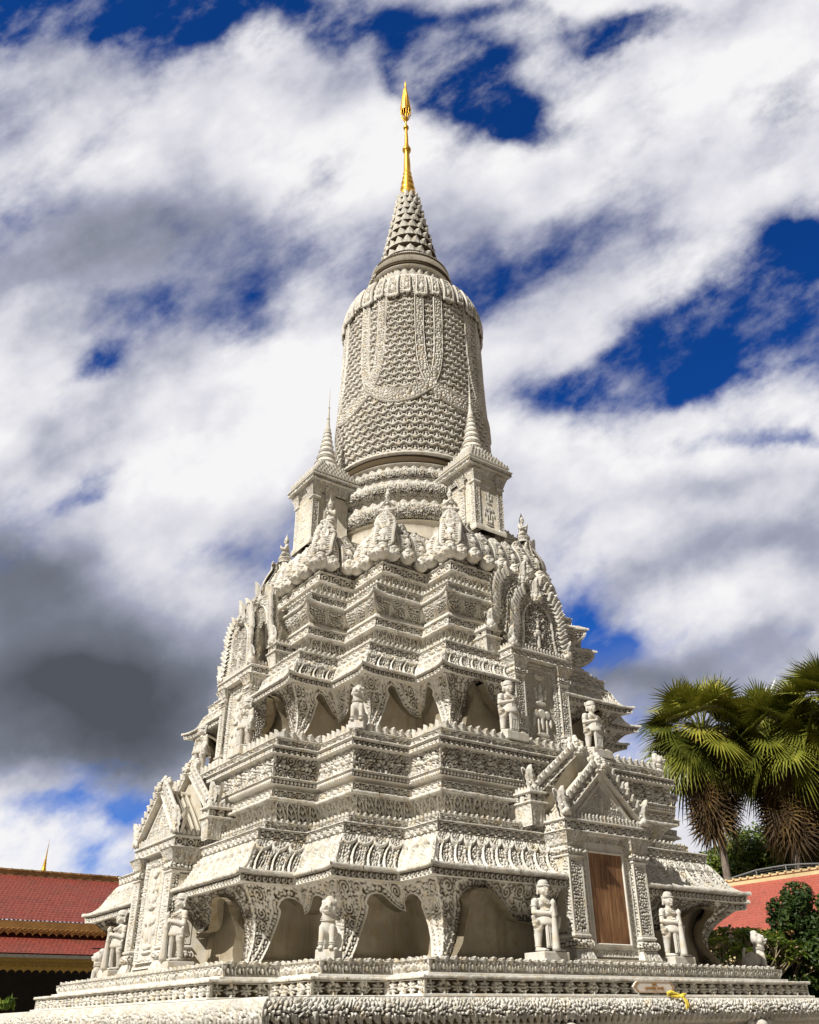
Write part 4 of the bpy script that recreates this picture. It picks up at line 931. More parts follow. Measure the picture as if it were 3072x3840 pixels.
guardian('club', 'stone guardian with a club standing just right of the brown wooden door', (1.36, -5.42, lz_), 0, G1)
guardian('club', 'sunlit stone guardian on the left face, standing right of the lower carved panel', (-5.42, -1.36, lz_), -PI/2, G1)
guardian('club', 'sunlit stone guardian left of the lower carved panel, nearest the hall', (-5.42, 1.36, lz_), -PI/2, G1)
guardian('blade', 'upper guardian with hand on chest, left of the upper relief panel on the right face', (-1.03, -4.46, 5.78), 0, G2)
guardian('blade', 'upper guardian with hand on chest, right of the upper relief panel above the door', (1.06, -4.46, 5.78), 0, G2)
guardian('blade', 'upper guardian on the sunlit left face, right of the upper carved panel', (-4.46, -1.03, 5.78), -PI/2, G2)
guardian('blade', 'upper guardian on the left face, left of the upper carved panel against the clouds', (-4.46, 1.03, 5.78), -PI/2, G2)
def lion(label, loc, rz, s=1., block=True):
    t = empty('lion_statue', loc, rz); tag(t, label, 'statue', 'seated stone lions on the ledge corners')
    if block:
        p = MB(); p.box((0, .04*s, .075*s), (.15*s, .25*s, .075*s)); po = p.build('pedestal', STAT, t); bv = po.modifiers.new('b', 'BEVEL'); bv.width = .012; bv.segments = 2
    z = .15*s if block else 0.
    m = MB()
    def B(c, r): m.ball((c[0]*s, c[1]*s, z+c[2]*s), tuple(v*s for v in r), 14, 10)
    def Cp(a, b, r0, r1): cap(m, (a[0]*s, a[1]*s, z+a[2]*s), (b[0]*s, b[1]*s, z+b[2]*s), r0*s, r1*s)
    for sx in (-1, 1):
        Cp((sx*.075, -.12, .30), (sx*.085, -.14, .05), .055, .038); B((sx*.085, -.17, .025), (.042, .065, .028))
        for q in range(3): B((sx*.085+(q-1)*.024, -.235, .02), (.013, .022, .018))
        B((sx*.095, .17, .13), (.065, .11, .12)); Cp((sx*.10, .20, .12), (sx*.105, .14, .035), .045, .035); B((sx*.105, .08, .022), (.035, .07, .024))
    B((0, -.075, .34), (.115, .10, .14)); B((0, .06, .24), (.115, .16, .13)); B((0, .17, .17), (.12, .12, .12)); Cp((0, -.09, .42), (0, -.11, .50), .10, .09)
    B((0, -.11, .58), (.115, .11, .115)); B((0, -.20, .565), (.075, .07, .035)); B((0, -.19, .515), (.065, .06, .022)); B((0, -.26, .585), (.03, .025, .02)); B((0, -.05, .60), (.12, .09, .13)); B((0, -.04, .70), (.07, .07, .05))
    for sx in (-1, 1): B((sx*.045, -.20, .615), (.026, .022, .024)); B((sx*.05, -.195, .645), (.035, .02, .013)); B((sx*.10, -.05, .665), (.025, .02, .035)); B((sx*.095, -.12, .55), (.035, .05, .05)); B((sx*.04, -.235, .535), (.012, .012, .02))
    B((0, .26, .12), (.03, .04, .05)); Cp((0, .25, .1), (0, .22, .36), .024, .03); B((0, .20, .40), (.035, .03, .05))
    b = m.build('body', STAT, t); fuse(b, .0095*s, 2, .5)
    n = MB()
    for q, (yy, zz, rr) in enumerate(((-.085, .455, .103), (-.08, .43, .112), (-.082, .405, .118))):
        n.tube([(rr*s*math.cos(a), (yy+rr*.9*math.sin(a))*s, z+(zz+.012*math.sin(a))*s) for a in np.linspace(0, 2*PI, 25)], .0085*s, 6)
    n.build('neck_bands', STAT, t)
    for sx in (-1, 1):
        n = MB()
        for zz in (.075, .10): n.tube([((sx*.084+.045*math.cos(a))*s, (-.14+.045*math.sin(a))*s, z+zz*s) for a in np.linspace(0, 2*PI, 15)], .006*s, 5)
        n.build('anklet', STAT, t)
    return t
lion('stone lion seated on the lower ledge at the near corner, mouth open', (-4.60, -4.60, 2.31), -PI/4, .88)
lion('stone lion seated on the upper ledge at the near corner', (-3.66, -3.66, 5.76), -PI/4, .86)
lion('stone lion in profile at the right end of the lower ledge against dark bushes', (4.62, -4.62, 2.31), PI/4, .95, False)
lion('small stone lion at the far left end of the lower ledge beside the hall', (-4.62, 4.62, 2.31), -3*PI/4, .95, False)
lion('grey stone lion at the right end of the upper ledge against the palms', (3.66, -3.66, 5.76), PI/4, .92, False)
def praying(label, loc, rz):
    t = empty('praying_figure', loc, rz); tag(t, label, 'statue', 'praying figures around the drum')
    p = MB(); p.lathe(smooth_prof([(.15, 0), (.16, .02), (.13, .05), (.15, .09), (.17, .12), (.14, .15), (.13, .17)], 14), n=20)
    leaf_ring(p, .115, .02, .07, .10, .02, 14, lean=-.3); leaf_ring(p, .105, .09, .07, .08, .02, 14, lean=-.4); p.build('lotus_base', STAT, t)
    m = MB(); m.ball((0, 0, .20), (.155, .12, .055))
    for sx in (-1, 1):
        cap(m, (sx*.07, .04, .20), (sx*.15, -.07, .20), .06, .045); cap(m, (sx*.15, -.07, .20), (sx*.02, -.11, .185), .042, .032)
        cap(m, (sx*.115, .02, .44), (sx*.145, -.02, .33), .036, .03); cap(m, (sx*.145, -.02, .33), (sx*.02, -.115, .41), .03, .022); m.ball((sx*.012, -.12, .435), (.014, .018, .045))
        for q in range(4): cap(m, (sx*.010, -.113-.009*q, .44), (sx*.009, -.113-.009*q, .49-.006*abs(q-1)), .0075, .006, 8)
        m.ball((sx*.055, .0, .60), (.012, .018, .035)); m.ball((sx*.02, -.05, .595), (.009, .008, .007))
    cap(m, (0, .01, .22), (0, .01, .36), .085, .075); m.ball((0, .01, .41), (.115, .07, .065)); cap(m, (0, .01, .46), (0, 0, .53), .035, .033); m.ball((0, 0, .58), (.052, .056, .064), 14, 10); m.ball((0, -.058, .58), (.010, .013, .015)); m.ball((0, -.052, .555), (.02, .01, .006))
    b = m.build('body', STAT, t); fuse(b, .009, 2, .5)
    c = MB(); c.lathe(smooth_prof([(.058, .605), (.064, .615), (.056, .63), (.056, .645), (.046, .665), (.045, .68), (.033, .70), (.03, .715), (.018, .745), (.006, .80), (.0, .82)], 30), n=16); c.build('crown', STAT, t); return t
K = 'praying figures around the drum'
for lb, (x, y), rz in (('praying seated figure at the near corner, second from the left above the bulbous tier', (-2.12, -2.12), -PI/4), ('praying figure in a tall headdress just left of the right turret', (-1.03, -2.94), -PI/8), ('praying figure in front of the rings just right of the left turret', (-2.94, -1.03), -3*PI/8), ('small praying figure at the far left edge of the bulbous tier against the clouds', (-2.94, 1.03), -5*PI/8), ('praying figure at the right edge of the bulbous tier, right of the right turret', (1.05, -2.96), PI/8)):
    praying(lb, (x, y, 11.0), rz)
# plaque and ribbon ------------------------------------------------------
pq = empty('name_plaque', (.08, -6.005, 2.0)); tag(pq, 'small white plaque with golden script and scalloped border on the flower frieze', 'plaque')
WHT = simple('plaque_enamel', (.80, .74, .68), .35, 0, .06, 5); SCR = simple('plaque_gold_paint', (.42, .20, .04), .4, .2, .25, 20)
def oct_(w, h, c): return [(-w, 0), (-w+c*.35, h*.35), (-w+c*.45, h*.55), (-w+c, h), (w-c, h), (w-c*.45, h*.55), (w-c*.35, h*.35), (w, 0), (w-c*.35, -h*.35), (w-c*.45, -h*.55), (w-c, -h), (-w+c, -h), (-w+c*.45, -h*.55), (-w+c*.35, -h*.35)]
def plate(m, o, y0, y1):
    n = len(o); V = [(x, y0, z) for x, z in o]+[(x, y1, z) for x, z in o]
    m.add(V, [np.arange(n)[::-1], np.arange(n)+n]+[np.array((i, (i+1) % n, (i+1) % n+n, i+n)) for i in range(n)], None, False)
m = MB(); plate(m, oct_(.455, .076, .10), -.03, 0); m.build('board', WHT, pq)
m = MB(); o = oct_(.44, .064, .085); o2 = o+[o[0]]
for a, b_ in zip(o2[:-1], o2[1:]):
    m.tube([(a[0], -.033, a[1]), (b_[0], -.033, b_[1])], .0035, 5)
for sx in (-1, 1):
    for q in range(7):
        f = q/6*2-1; m.ball((sx*(.405-.055*abs(f)), -.033, f*.052), (.011, .004, .009), 8, 5)
m.build('border', SCR, pq)
# Khmer lettering drawn as pen strokes (unit cell 1 x 1, baseline 0)
GL = {
 'pr': [[(.1, 0), (.1, .6), (.25, .78), (.4, .6), (.4, 0)], [(.4, .35), (.62, .6), (.72, .78), (.85, .6), (.85, 0)], [(.0, -.28), (.0, .5), (.05, .9)], [(.0, -.28), (.4, -.3)]],
 'h': [[(.2, .2), (.3, .28), (.2, .34), (.12, .26), (.2, .2)], [(.2, .55), (.3, .62), (.2, .68), (.12, .6), (.2, .55)]],
 'b': [[(.1, .75), (.1, 0), (.8, 0), (.8, .75), (.55, .85), (.45, .6)], [(.1, .75), (.25, .85)]],
 'aa': [[(.1, .85), (.35, .95), (.4, .7), (.4, 0)]],
 't': [[(.15, .8), (.05, .6), (.15, .45), (.15, 0), (.45, .25), (.8, 0), (.8, .8)], [(.4, .85), (.6, .7), (.8, .85)]],
 's': [[(.1, 0), (.1, .7), (.3, .85), (.45, .6), (.35, .3), (.5, 0), (.8, 0), (.8, .8)], [(.8, .4), (1.0, .55)]],
 'm': [[(.1, .8), (.1, 0), (.35, 0), (.35, .8)], [(.35, .4), (.8, .4)], [(.8, 0), (.8, .8), (.6, .9)]],
 'sub': [[(.1, -.1), (.1, -.35), (.6, -.35), (.7, -.12)]],
 'c': [[(.8, .7), (.5, .88), (.12, .6), (.12, .15), (.4, 0), (.75, 0)], [(.4, .45), (.75, .5), (.78, .1)]],
 'e': [[(.3, .0), (.1, .15), (.1, .7), (.3, .9), (.4, .7)]],
 'n': [[(.1, .8), (.1, .1), (.4, 0), (.4, .5), (.75, .5), (.75, 0)], [(.75, .5), (.75, .85)]],
 'r': [[(.3, .85), (.1, .65), (.3, .5), (.3, 0)], [(.3, 0), (.1, .05)]],
 'o': [[(.1, 0), (.1, .8), (.3, .95), (.3, .6)]],
 'y': [[(.1, .8), (.1, 0), (.4, 0), (.4, .55)], [(.4, 0), (.8, 0), (.8, .8)]],
 'i': [[(.0, 1.0), (.25, 1.2), (.5, 1.0), (.0, 1.0)]], 'dot': [[(.3, .3), (.42, .38), (.3, .46), (.2, .38), (.3, .3)]], ' ': []}
GW = {'pr': 1.0, 'h': .42, 'b': .95, 'aa': .5, 't': .95, 's': 1.1, 'm': .95, 'sub': 0, 'c': .9, 'e': .5, 'n': .9, 'r': .45, 'o': .42, 'y': .95, 'i': 0, 'dot': .6, ' ': .9}
m = MB()
def line(seq, x, z, h):
    W_ = sum(GW[g] for g in seq)*h*.82; x -= W_/2
    for g in seq:
        for st_ in GL[g]: m.tube([(x+a*h*.82, -.034, z+b*h) for a, b in st_], .0032, 5)
        x += GW[g]*h*.82
line(['pr', 'h', 'c', 'e', 't', 'i', 'y'], .0, .022, .026)
line(['dot', ' ', 'pr', 'h', 'b', 'aa', 't', 's', 'm', 'sub', 'e', 't', 'sub', 'c', ' ', 'pr', 'h', 'n', 'r', 'o', 't', 'sub', 'm', ' ', 'dot'], .0, -.028, .034)
m.build('lettering', SCR, pq)
YEL = simple('yellow_cord', (.80, .62, .08), .6, 0, .15, 40, .003)
rb_ = empty('yellow_ribbon', (.27, -6.28, 1.885)); tag(rb_, 'bright yellow cord knotted and hanging over the torus below the plaque', 'ribbon')
m = MB(); m.tube([(-.20, .0, .0), (-.23, -.03, .03), (-.19, -.05, .045), (-.10, -.06, .02), (-.04, -.09, 0)], [.018, .024, .024, .02, .018], 8); m.tube([(-.19, -.03, .0), (-.1, -.07, -.02), (-.03, -.10, -.01)], [.022, .02, .018], 8)
m.tube([(-.03, -.1, .0), (.05, -.08, .015), (.12, -.05, .012), (.14, -.05, .02)], [.018, .02, .017, .012], 8); m.build('bow', YEL, rb_)
m = MB(); m.ball((-.02, -.115, -.01), (.045, .03, .035)); m.build('knot', YEL, rb_)
m = MB()
for q in range(3): m.tube([(-.03+.012*q, -.125, -.02), (-.03+.02*q, -.155, -.07), (-.025+.022*q, -.165, -.13), (-.03+.028*q, -.155, -.175+.01*q)], [.012, .013, .012, .010], 6)
m.build('hanging_ends', YEL, rb_)

# ------------------------------------------------------------------ ground
g = MB(); g.quad((-400, -400, 0), (400, -400, 0), (400, 400, 0), (-400, 400, 0))
gm, gnt, gb_ = new_mat('paving'); _co = objco(gnt)
br = N(gnt, 'ShaderNodeTexBrick'); br.inputs['Scale'].default_value = 1.6; br.inputs['Color1'].default_value = (.22, .19, .16, 1); br.inputs['Color2'].default_value = (.27, .23, .19, 1); br.inputs['Mortar'].default_value = (.10, .09, .08, 1); br.inputs['Mortar Size'].default_value = .012
gnt.links.new(_co, br.inputs['Vector']); _n = noise(gnt, _co, .8, 6, .6)
gnt.links.new(mixc(gnt, ramp(gnt, _n, [(.4, (0, 0, 0)), (.7, (.5, .5, .5))]), br.outputs[0], (.13, .12, .10)), gb_.inputs['Base Color']); gb_.inputs['Roughness'].default_value = .8
tag(g.build('ground', gm), kind='structure')
# ------------------------------------------------------------------ materials
def tile_mat(name, c0, c1, moss=(.06, .05, .03)):
    m, nt, b = new_mat(name); co = objco(nt)
    at = N(nt, 'ShaderNodeAttribute', attribute_name='relief'); n1 = noise(nt, co, 1.1, 5, .6); n2 = noise(nt, co, 9, 3, .6)
    c = ramp(nt, n2, [(.3, c0), (.7, c1)]); c = mixc(nt, ramp(nt, n1, [(.5, (0, 0, 0)), (.8, (.55, .55, .55))]), c, moss)
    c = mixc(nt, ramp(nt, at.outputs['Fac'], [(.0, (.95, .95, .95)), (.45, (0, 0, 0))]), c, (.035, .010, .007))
    nt.links.new(c, b.inputs['Base Color']); b.inputs['Roughness'].default_value = .55; return m
TILE = tile_mat('red_roof_tile', (.17, .026, .018), (.30, .065, .038)); TILE2 = tile_mat('orange_roof_tile', (.32, .065, .042), (.45, .12, .08))
RIDGE = simple('aged_ridge_render', (.40, .27, .12), .9, 0, .55, 2.2, .01); FASCIA = simple('ochre_fascia', (.36, .19, .055), .7, 0, .3, 5)
GILT = simple('gilt_trim', (.46, .30, .07), .6, .2, .3, 12); DARKW = simple('dark_hall_wall', (.035, .03, .027), .8, 0, .3, 3); CREAM = simple('cream_render', (.62, .50, .28), .85, 0, .25, 1.5, .005)
def p_tiles(s, t, T, L):
    rh = .235; cw = .165; j = np.floor(t/rh); v = t/rh-j; x = s/cw+.5*np.mod(j, 2)+.06*h1(j, 1., 3.); i = np.floor(x); u = (x-i-.5)*2
    low = .10+.42*np.abs(u)**2.2   # rounded lower lip of each tile
    up = ss(low-.03, low+.06, v); return np.clip(np.where(v > low, (1-.65*v)*up, .35*(1-v)), 0, 1)*(.93+.07*h1(i, j))
def hall_roof(par, name, x0, x1, ye, ze, yr, zr, mat, res=.045):
    m = MB(); U = np.array((1., 0, 0)); V = np.array((0, yr-ye, zr-ze)); H = np.linalg.norm(V); V /= H
    rel_patch(m, ((x0+x1)/2, ye, ze), U, V, x1-x0, H, p_tiles, .075, res)
    return m.build(name, mat, par)
def valance(m, a, b, z, h, n):     # fretted hanging board: scalloped points
    a = np.array(a, float); b = np.array(b, float); e = (b-a)/n
    for i in range(n):
        p = a+e*i; q = p+e
        zt = z+h; zc = z+h*.35
        V = [(*p, zt), (*q, zt), (*q, zc), (*(p+e*.82), zc-h*.1), (*(p+e*.66), z+h*.22), (*(p+e*.5), z), (*(p+e*.34), z+h*.22), (*(p+e*.18), zc-h*.1), (*p, zc)]
        m.add(V, [np.arange(9)], None, False)
# ------------------------------------------------------------------ hall beyond the stupa, left
hall = empty('hall', (0, 0, 0)); tag(hall, 'long hall with a two stage dark red tiled roof beyond the left side', 'hall')
X0, X1 = -16., 9.
hall_roof(hall, 'upper_roof', X0, X1, 23.1, 5.2, 27.3, 7.30, TILE)
lr = hall_roof(hall, 'lower_roof', X0, X1, 21.7, 3.98, 23.7, 4.86, TILE)
m = MB(); m.box(((X0+X1)/2, 27.5, 7.28), ((X1-X0)/2, .16, .22)); 
for i in range(60): m.box((X0+.2+i*.42, 27.38, 7.53), (.05, .12, .035))
m.box(((X0+X1)/2, 27.5, 7.53), ((X1-X0)/2, .20, .03)); m.build('ridge_beam', RIDGE, hall)
m = MB(); m.box(((X0+X1)/2, 23.16, 5.06), ((X1-X0)/2, .05, .11)); m.build('fascia_board', FASCIA, hall)
m = MB(); valance(m, (X0, 23.10), (X1, 23.10), 4.66, .30, 84)
for i in range(125): m.tube([(X0+.1+i*.2+.07*math.cos(a), 23.085, 4.86+.055*math.sin(a)) for a in np.linspace(0, 2*PI, 9)], .012, 5)
m.build('fretted_valance', FASCIA, hall)
m = MB(); m.box(((X0+X1)/2, 21.72, 3.88), ((X1-X0)/2, .05, .055)); m.build('fascia_board', simple('grey_gutter', (.20, .18, .15), .6, 0, .35, 6), hall)
m = MB(); m.box(((X0+X1)/2, 21.9, 3.76), ((X1-X0)/2, .05, .07)); valance(m, (X0, 21.82), (X1, 21.82), 3.34, .34, 88)
for i in range(125): m.tube([(X0+.1+i*.2+.07*math.cos(a), 21.80, 3.58+.055*math.sin(a)) for a in np.linspace(0, 2*PI, 9)], .014, 5)
m.build('fretted_valance', GILT, hall)
m = MB(); m.box(((X0+X1)/2, 27.0, 2.6), ((X1-X0)/2, .2, 2.6)); m.box(((X0+X1)/2, 25.5, 4.66), ((X1-X0)/2, 1.5, .04)); m.build('back_wall', DARKW, hall)
for i in range(7):
    m = MB(); m.box((X0+1.2+i*3.9, 22.6, 2.2), (.2, .2, 1.95)); m.box((X0+1.2+i*3.9, 22.6, 4.2), (.26, .26, .06)); m.build('pillar', DARKW, hall)
m = MB(); m.lathe([(.12, 7.5), (.13, 7.56), (.09, 7.62), (.10, 7.68), (.07, 7.72), (.08, 7.78), (.06, 7.83), (.066, 7.88), (.045, 7.95), (.05, 8.0), (.033, 8.08), (.024, 8.3), (.018, 8.45), (.008, 8.75), (.003, 8.9)], (-.55, 27.5, 0), 16); m.build('roof_spire', GOLD, hall)
# ------------------------------------------------------------------ building on the right
bld = empty('roofed_building', (0, 0, 0)); tag(bld, 'low building with an orange red tiled roof behind the bushes on the right', 'building')
m = MB(); V = np.array((4.1, 0, 2.3)); H = np.linalg.norm(V); V /= H
rel_patch(m, (22.4, 3., 4.62), (0, -1, 0), V, 28, H, p_tiles, .08, .05); m.build('tiled_roof', TILE2, bld)
m = MB(); m.box((26.65, 3., 6.95), (.14, 14., .17)); m.box((26.65, 3., 7.15), (.19, 14., .035))
for i in range(68): m.box((26.55, -10.6+i*.4, 7.20), (.14, .05, .035))
m.build('ridge_beam', CREAM, bld)
m = MB(); m.box((24.8, 3., 2.3), (2.0, 13.5, 2.3)); m.build('wall', CREAM, bld)
m = MB(); m.box((22.45, 3., 4.54), (.05, 14., .09)); m.build('fascia_board', FASCIA, bld)
RAIL = simple('galvanised_rail', (.42, .42, .42), .4, .7, .2, 6)
rl = empty('guard_rail', (28.97, 13.95, 0)); tag(rl, 'curved metal guard rail with wires above the right tiled roof', 'railing'); rl.location = (0, 0, 0)
rp = [(29.2, 14.6, 7.3), (28.97, 13.95, 7.55), (29.99, 12.53, 7.98), (30.4, 12.0, 8.06), (30.78, 11.34, 8.12), (31.2, 10.7, 8.13), (31.61, 10.02, 8.10), (32.4, 8.6, 8.0)]
m = MB(); m.tube(rp, .04, 8); m.build('handrail', RAIL, rl)
m = MB()
for k in range(1, 6): m.tube([(x, y, z-.11*k) for x, y, z in rp], .010, 5)
m.build('wires', RAIL, rl)
for q in (1, 2, 4, 6, 7):
    m = MB(); x, y, z = rp[q]; m.tube([(x, y, 0), (x, y, z)], .03, 6); m.build('post', RAIL, rl)
m = MB(); m.tube([(29.1, 13.8, 6.9), (30.1, 12.4, 7.35), (30.8, 11.3, 7.45), (31.7, 10, 7.45), (32.4, 8.6, 7.4)], .05, 8); m.build('lower_rail', RAIL, rl)
# ------------------------------------------------------------------ foliage
def leaf_mat(name, stops, trans=.25, rough=.5, scale=1.2):
    m, nt, b = new_mat(name); co = objco(nt)
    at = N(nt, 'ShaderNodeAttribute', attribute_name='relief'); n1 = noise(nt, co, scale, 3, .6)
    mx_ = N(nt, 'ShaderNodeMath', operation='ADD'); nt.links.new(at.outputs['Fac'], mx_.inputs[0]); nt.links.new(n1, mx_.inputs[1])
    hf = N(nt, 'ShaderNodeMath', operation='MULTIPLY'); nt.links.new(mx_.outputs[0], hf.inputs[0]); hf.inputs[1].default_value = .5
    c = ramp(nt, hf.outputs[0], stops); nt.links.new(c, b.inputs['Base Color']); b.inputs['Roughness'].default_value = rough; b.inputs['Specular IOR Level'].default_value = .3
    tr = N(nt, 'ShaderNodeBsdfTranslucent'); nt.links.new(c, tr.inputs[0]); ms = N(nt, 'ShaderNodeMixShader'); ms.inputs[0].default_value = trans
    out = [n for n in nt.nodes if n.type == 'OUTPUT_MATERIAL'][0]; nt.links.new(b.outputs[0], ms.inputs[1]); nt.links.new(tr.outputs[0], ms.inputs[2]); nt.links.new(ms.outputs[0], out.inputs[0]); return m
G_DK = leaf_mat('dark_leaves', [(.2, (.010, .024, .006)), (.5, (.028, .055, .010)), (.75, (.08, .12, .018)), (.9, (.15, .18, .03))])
G_MD = leaf_mat('tree_leaves', [(.2, (.02, .045, .008)), (.45, (.07, .12, .018)), (.62, (.17, .22, .03)), (.85, (.40, .38, .06))])
G_YL = leaf_mat('glossy_leaves', [(.2, (.04, .08, .015)), (.5, (.13, .20, .03)), (.85, (.36, .36, .05))], .3, .35)
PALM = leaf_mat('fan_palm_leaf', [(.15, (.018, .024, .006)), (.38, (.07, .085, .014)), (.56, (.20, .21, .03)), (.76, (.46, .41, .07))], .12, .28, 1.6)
DEAD = leaf_mat('dry_palm_leaf', [(.2, (.02, .014, .008)), (.5, (.07, .042, .018)), (.85, (.28, .17, .05))], .15, .7, .6)
BARK = simple('palm_bark', (.20, .16, .13), .9, 0, .4, 6, .02); TWIG = simple('pale_twigs', (.33, .27, .16), .8, 0, .4, 4)
def leaf_cloud(m, blobs_, n, size, asp=.5, up=.35, dens=None):
    W = np.array([b[3]*b[4]*b[5] for b in blobs_])**.67; W /= W.sum(); idx = rng.choice(len(blobs_), n, p=W); Bv = np.array(blobs_)[idx]
    d = rng.normal(size=(n, 3)); d /= np.linalg.norm(d, axis=1)[:, None]; r = rng.uniform(.55, 1.05, n)**.6
    c = Bv[:, :3]+d*Bv[:, 3:6]*r[:, None]
    nr = d*.7+rng.normal(size=(n, 3))*.55+np.array((0, 0, up)); nr /= np.linalg.norm(nr, axis=1)[:, None]
    a = np.cross(nr, rng.normal(size=(n, 3))); a /= np.linalg.norm(a, axis=1)[:, None]; b = np.cross(nr, a); s = size*rng.uniform(.6, 1.3, n)[:, None]
    V = np.stack([c-a*s, c+b*s*asp+nr*s*.12, c+a*s, c-b*s*asp+nr*s*.12], 1).reshape(-1, 3)
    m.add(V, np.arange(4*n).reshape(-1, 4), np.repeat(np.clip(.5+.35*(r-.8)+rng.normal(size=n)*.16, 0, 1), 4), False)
def crown_blobs(c, R, n, spread=.62, flat=.8):
    out = []
    for _ in range(n):
        d = rng.normal(size=3); d /= np.linalg.norm(d); q = np.array(c)+d*np.array((R, R, R*flat))*spread*rng.uniform(.6, 1.2); r = R*rng.uniform(.22, .42); out.append((*q, r, r, r*.75))
    return out
def tree(name, label, cat, base, H, R, mat, nb, nl, ls, group=None, trunk_r=.25):
    t = empty(name, base); tag(t, label, cat, group)
    m = MB(); top = H-R*.7; m.tube([(0, 0, 0), (.1, .05, H*.3), (-.1, .1, top)], [trunk_r, trunk_r*.8, trunk_r*.45], 10)
    bl = crown_blobs((0, 0, H-R*.75), R, nb)
    for b in bl[::3]: m.tube([(0, 0, H*.35), (b[0]*.5, b[1]*.5, (H*.35+b[2])/2+.2), b[:3]], [trunk_r*.5, trunk_r*.3, .04], 6)
    m.build('trunk', BARK, t); c = MB(); leaf_cloud(c, bl, nl, ls); c.build('crown', mat, t); return t
specs = [('wide leafy tree with yellow green flecks behind the railing', (42.67, 23.09), 12.4, 4.1, G_MD), ('tall leafy tree standing between the two nearest palm trunks', (46.03, 20.21), 14.1, 4.6, G_MD), ('green tree at the right edge beyond the railing', (47.23, 15.77), 14.6, 4.6, G_DK), ('thin sparse tree just beside the stupa with sky showing through', (37.03, 27.41), 10.2, 2.6, G_MD), ('low bushy tree in front of the taller trees behind the right roof', (43.27, 17.93), 10.2, 3.6, G_MD), ('distant dark tree partly hidden by the third palm', (51.43, 11.57), 15.5, 5.0, G_DK), ('low dark tree close behind the orange roof', (40.03, 24.77), 9.2, 3.1, G_DK)]
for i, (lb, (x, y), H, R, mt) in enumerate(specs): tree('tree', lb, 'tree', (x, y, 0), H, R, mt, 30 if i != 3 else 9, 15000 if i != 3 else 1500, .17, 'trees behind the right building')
def fan_leaf(c, A, hub, ax, up, Rl, nseg, droop, fold):
    # costapalmate blade: separate tapering fingers around the hub
    ax = ax.normalized(); side = ax.cross(up).normalized(); nr = side.cross(ax)
    for i in range(nseg):
        t = (i+.5)/nseg*2-1; ang = t*R_(128); d = ax*math.cos(ang)+side*math.sin(ang)
        ln = Rl*(.66+.34*math.cos(ang*.6))*(.86+.22*random.random()); wd = Rl*.036
        tan = (side*math.cos(ang)-ax*math.sin(ang))
        kk = nr*(.12*(1 if i % 2 else -1))
        q = []
        for f, wf in ((.04, .35), (.38, 1.), (.68, .62), (1., .05)):
            dr = Vector((0, 0, -1))*droop*Rl*(max(0, f-.35)**1.7)*(1.0+.5*random.random()*(f > .6))
            p = hub+d*ln*f+nr*fold*Rl*(f**1.2)*abs(t)*.45+dr; q.append((p-tan*wd*wf+kk*wd*wf, p+tan*wd*wf-kk*wd*wf))
        V = [x for a, b in q for x in (tuple(a), tuple(b))]; sh = A+random.uniform(-.1, .1)
        c.add(V, np.array([(0, 1, 3, 2), (2, 3, 5, 4), (4, 5, 7, 6)]), np.full(8, sh)+np.linspace(0, .08, 8), False)
def palm(label, base, H, R, seed, nl=38, lean_=(0, 0)):
    random.seed(seed); t = empty('fan_palm', base); tag(t, label, 'palm tree', 'fan palms behind the right building')
    m = MB(); pr = [(.30, 0), (.24, .5)]+[(.21-.0*i+(.012 if i % 2 else 0), .5+(H-1.)*i/60) for i in range(61)]+[(.1, H-.2)]; m.lathe(pr, n=16); m.build('trunk', BARK, t)
    c = MB(); dd = MB(); st = MB(); hub0 = Vector((0, 0, H))
    for k in range(nl):
        f = (k+.5)/nl; az = k*2.39996+random.uniform(-.2, .2); el = R_(82-125*f**.9+random.uniform(-8, 8)); pl_ = R*(.50+.12*random.random())
        d = Vector((math.cos(az)*math.cos(el), math.sin(az)*math.cos(el), math.sin(el)))
        p1 = hub0+d*pl_*.5+Vector((0, 0, .05*R)); p2 = hub0+d*pl_-Vector((0, 0, .06*R*(1-math.sin(el)))); st.tube([hub0, p1, p2], [.045, .03, .022], 5)
        ax = (p2-p1).normalized()+Vector((0, 0, -.18)); up = (Vector((0, 0, 1)) if abs(ax.normalized().z) < .9 else Vector((math.cos(az), math.sin(az), .2)))+Vector((random.uniform(-.7, .7), random.uniform(-.7, .7), random.uniform(-.3, .3)))
        fan_leaf(c, .5+.25*random.uniform(-1, 1)-.12*(el < 0), p2, ax, up, R*(.46+.12*random.random()), 32, .20+.35*(1-math.sin(el))*.5, random.uniform(.2, .7))
    c.build('crown', PALM, t); st.build('leaf_stalks', G_YL, t)
    for k in range(72):
        az = k*2.39996; f_ = random.random(); z = H-.10*R-f_*1.25*R; rr = random.uniform(.12, .36)*R*(1-.35*f_)
        p2 = Vector((math.cos(az)*rr, math.sin(az)*rr, z)); ax = Vector((math.cos(az)*.14, math.sin(az)*.14, -1)); fan_leaf(dd, .4+.3*random.random()-.25*(k % 3 == 0), p2, ax, Vector((math.cos(az), math.sin(az), .3)), R*.42, 18, .25, .9)
    dd.build('dead_leaf_skirt', DEAD, t); return t
palm('fan palm nearest the stupa with a full crown and long brown leaf skirt', (34.05, 17.28, 0), 16.61, 4.02, 3, 58)
palm('fan palm second from the stupa, partly hidden between two others', (36.86, 14.47, 0), 15.87, 3.96, 5, 54)
palm('fan palm at the right edge with its crown cut off by the frame', (38.57, 11.18, 0), 16.97, 4.32, 9, 54)
palm('dark fan palm further back between the first two palms', (42.23, 16.42, 0), 16.73, 4.08, 12, 44)
palm('dark fan palm further back between the second palm and the right edge', (41.5, 9.5, 0), 17.2, 4.6, 17, 50)
tree('tree', 'very tall dark tree filling the gap behind the palm skirts', 'tree', (45., 15., 0), 15.5, 5.5, G_DK, 34, 20000, .22, 'trees behind the right building')
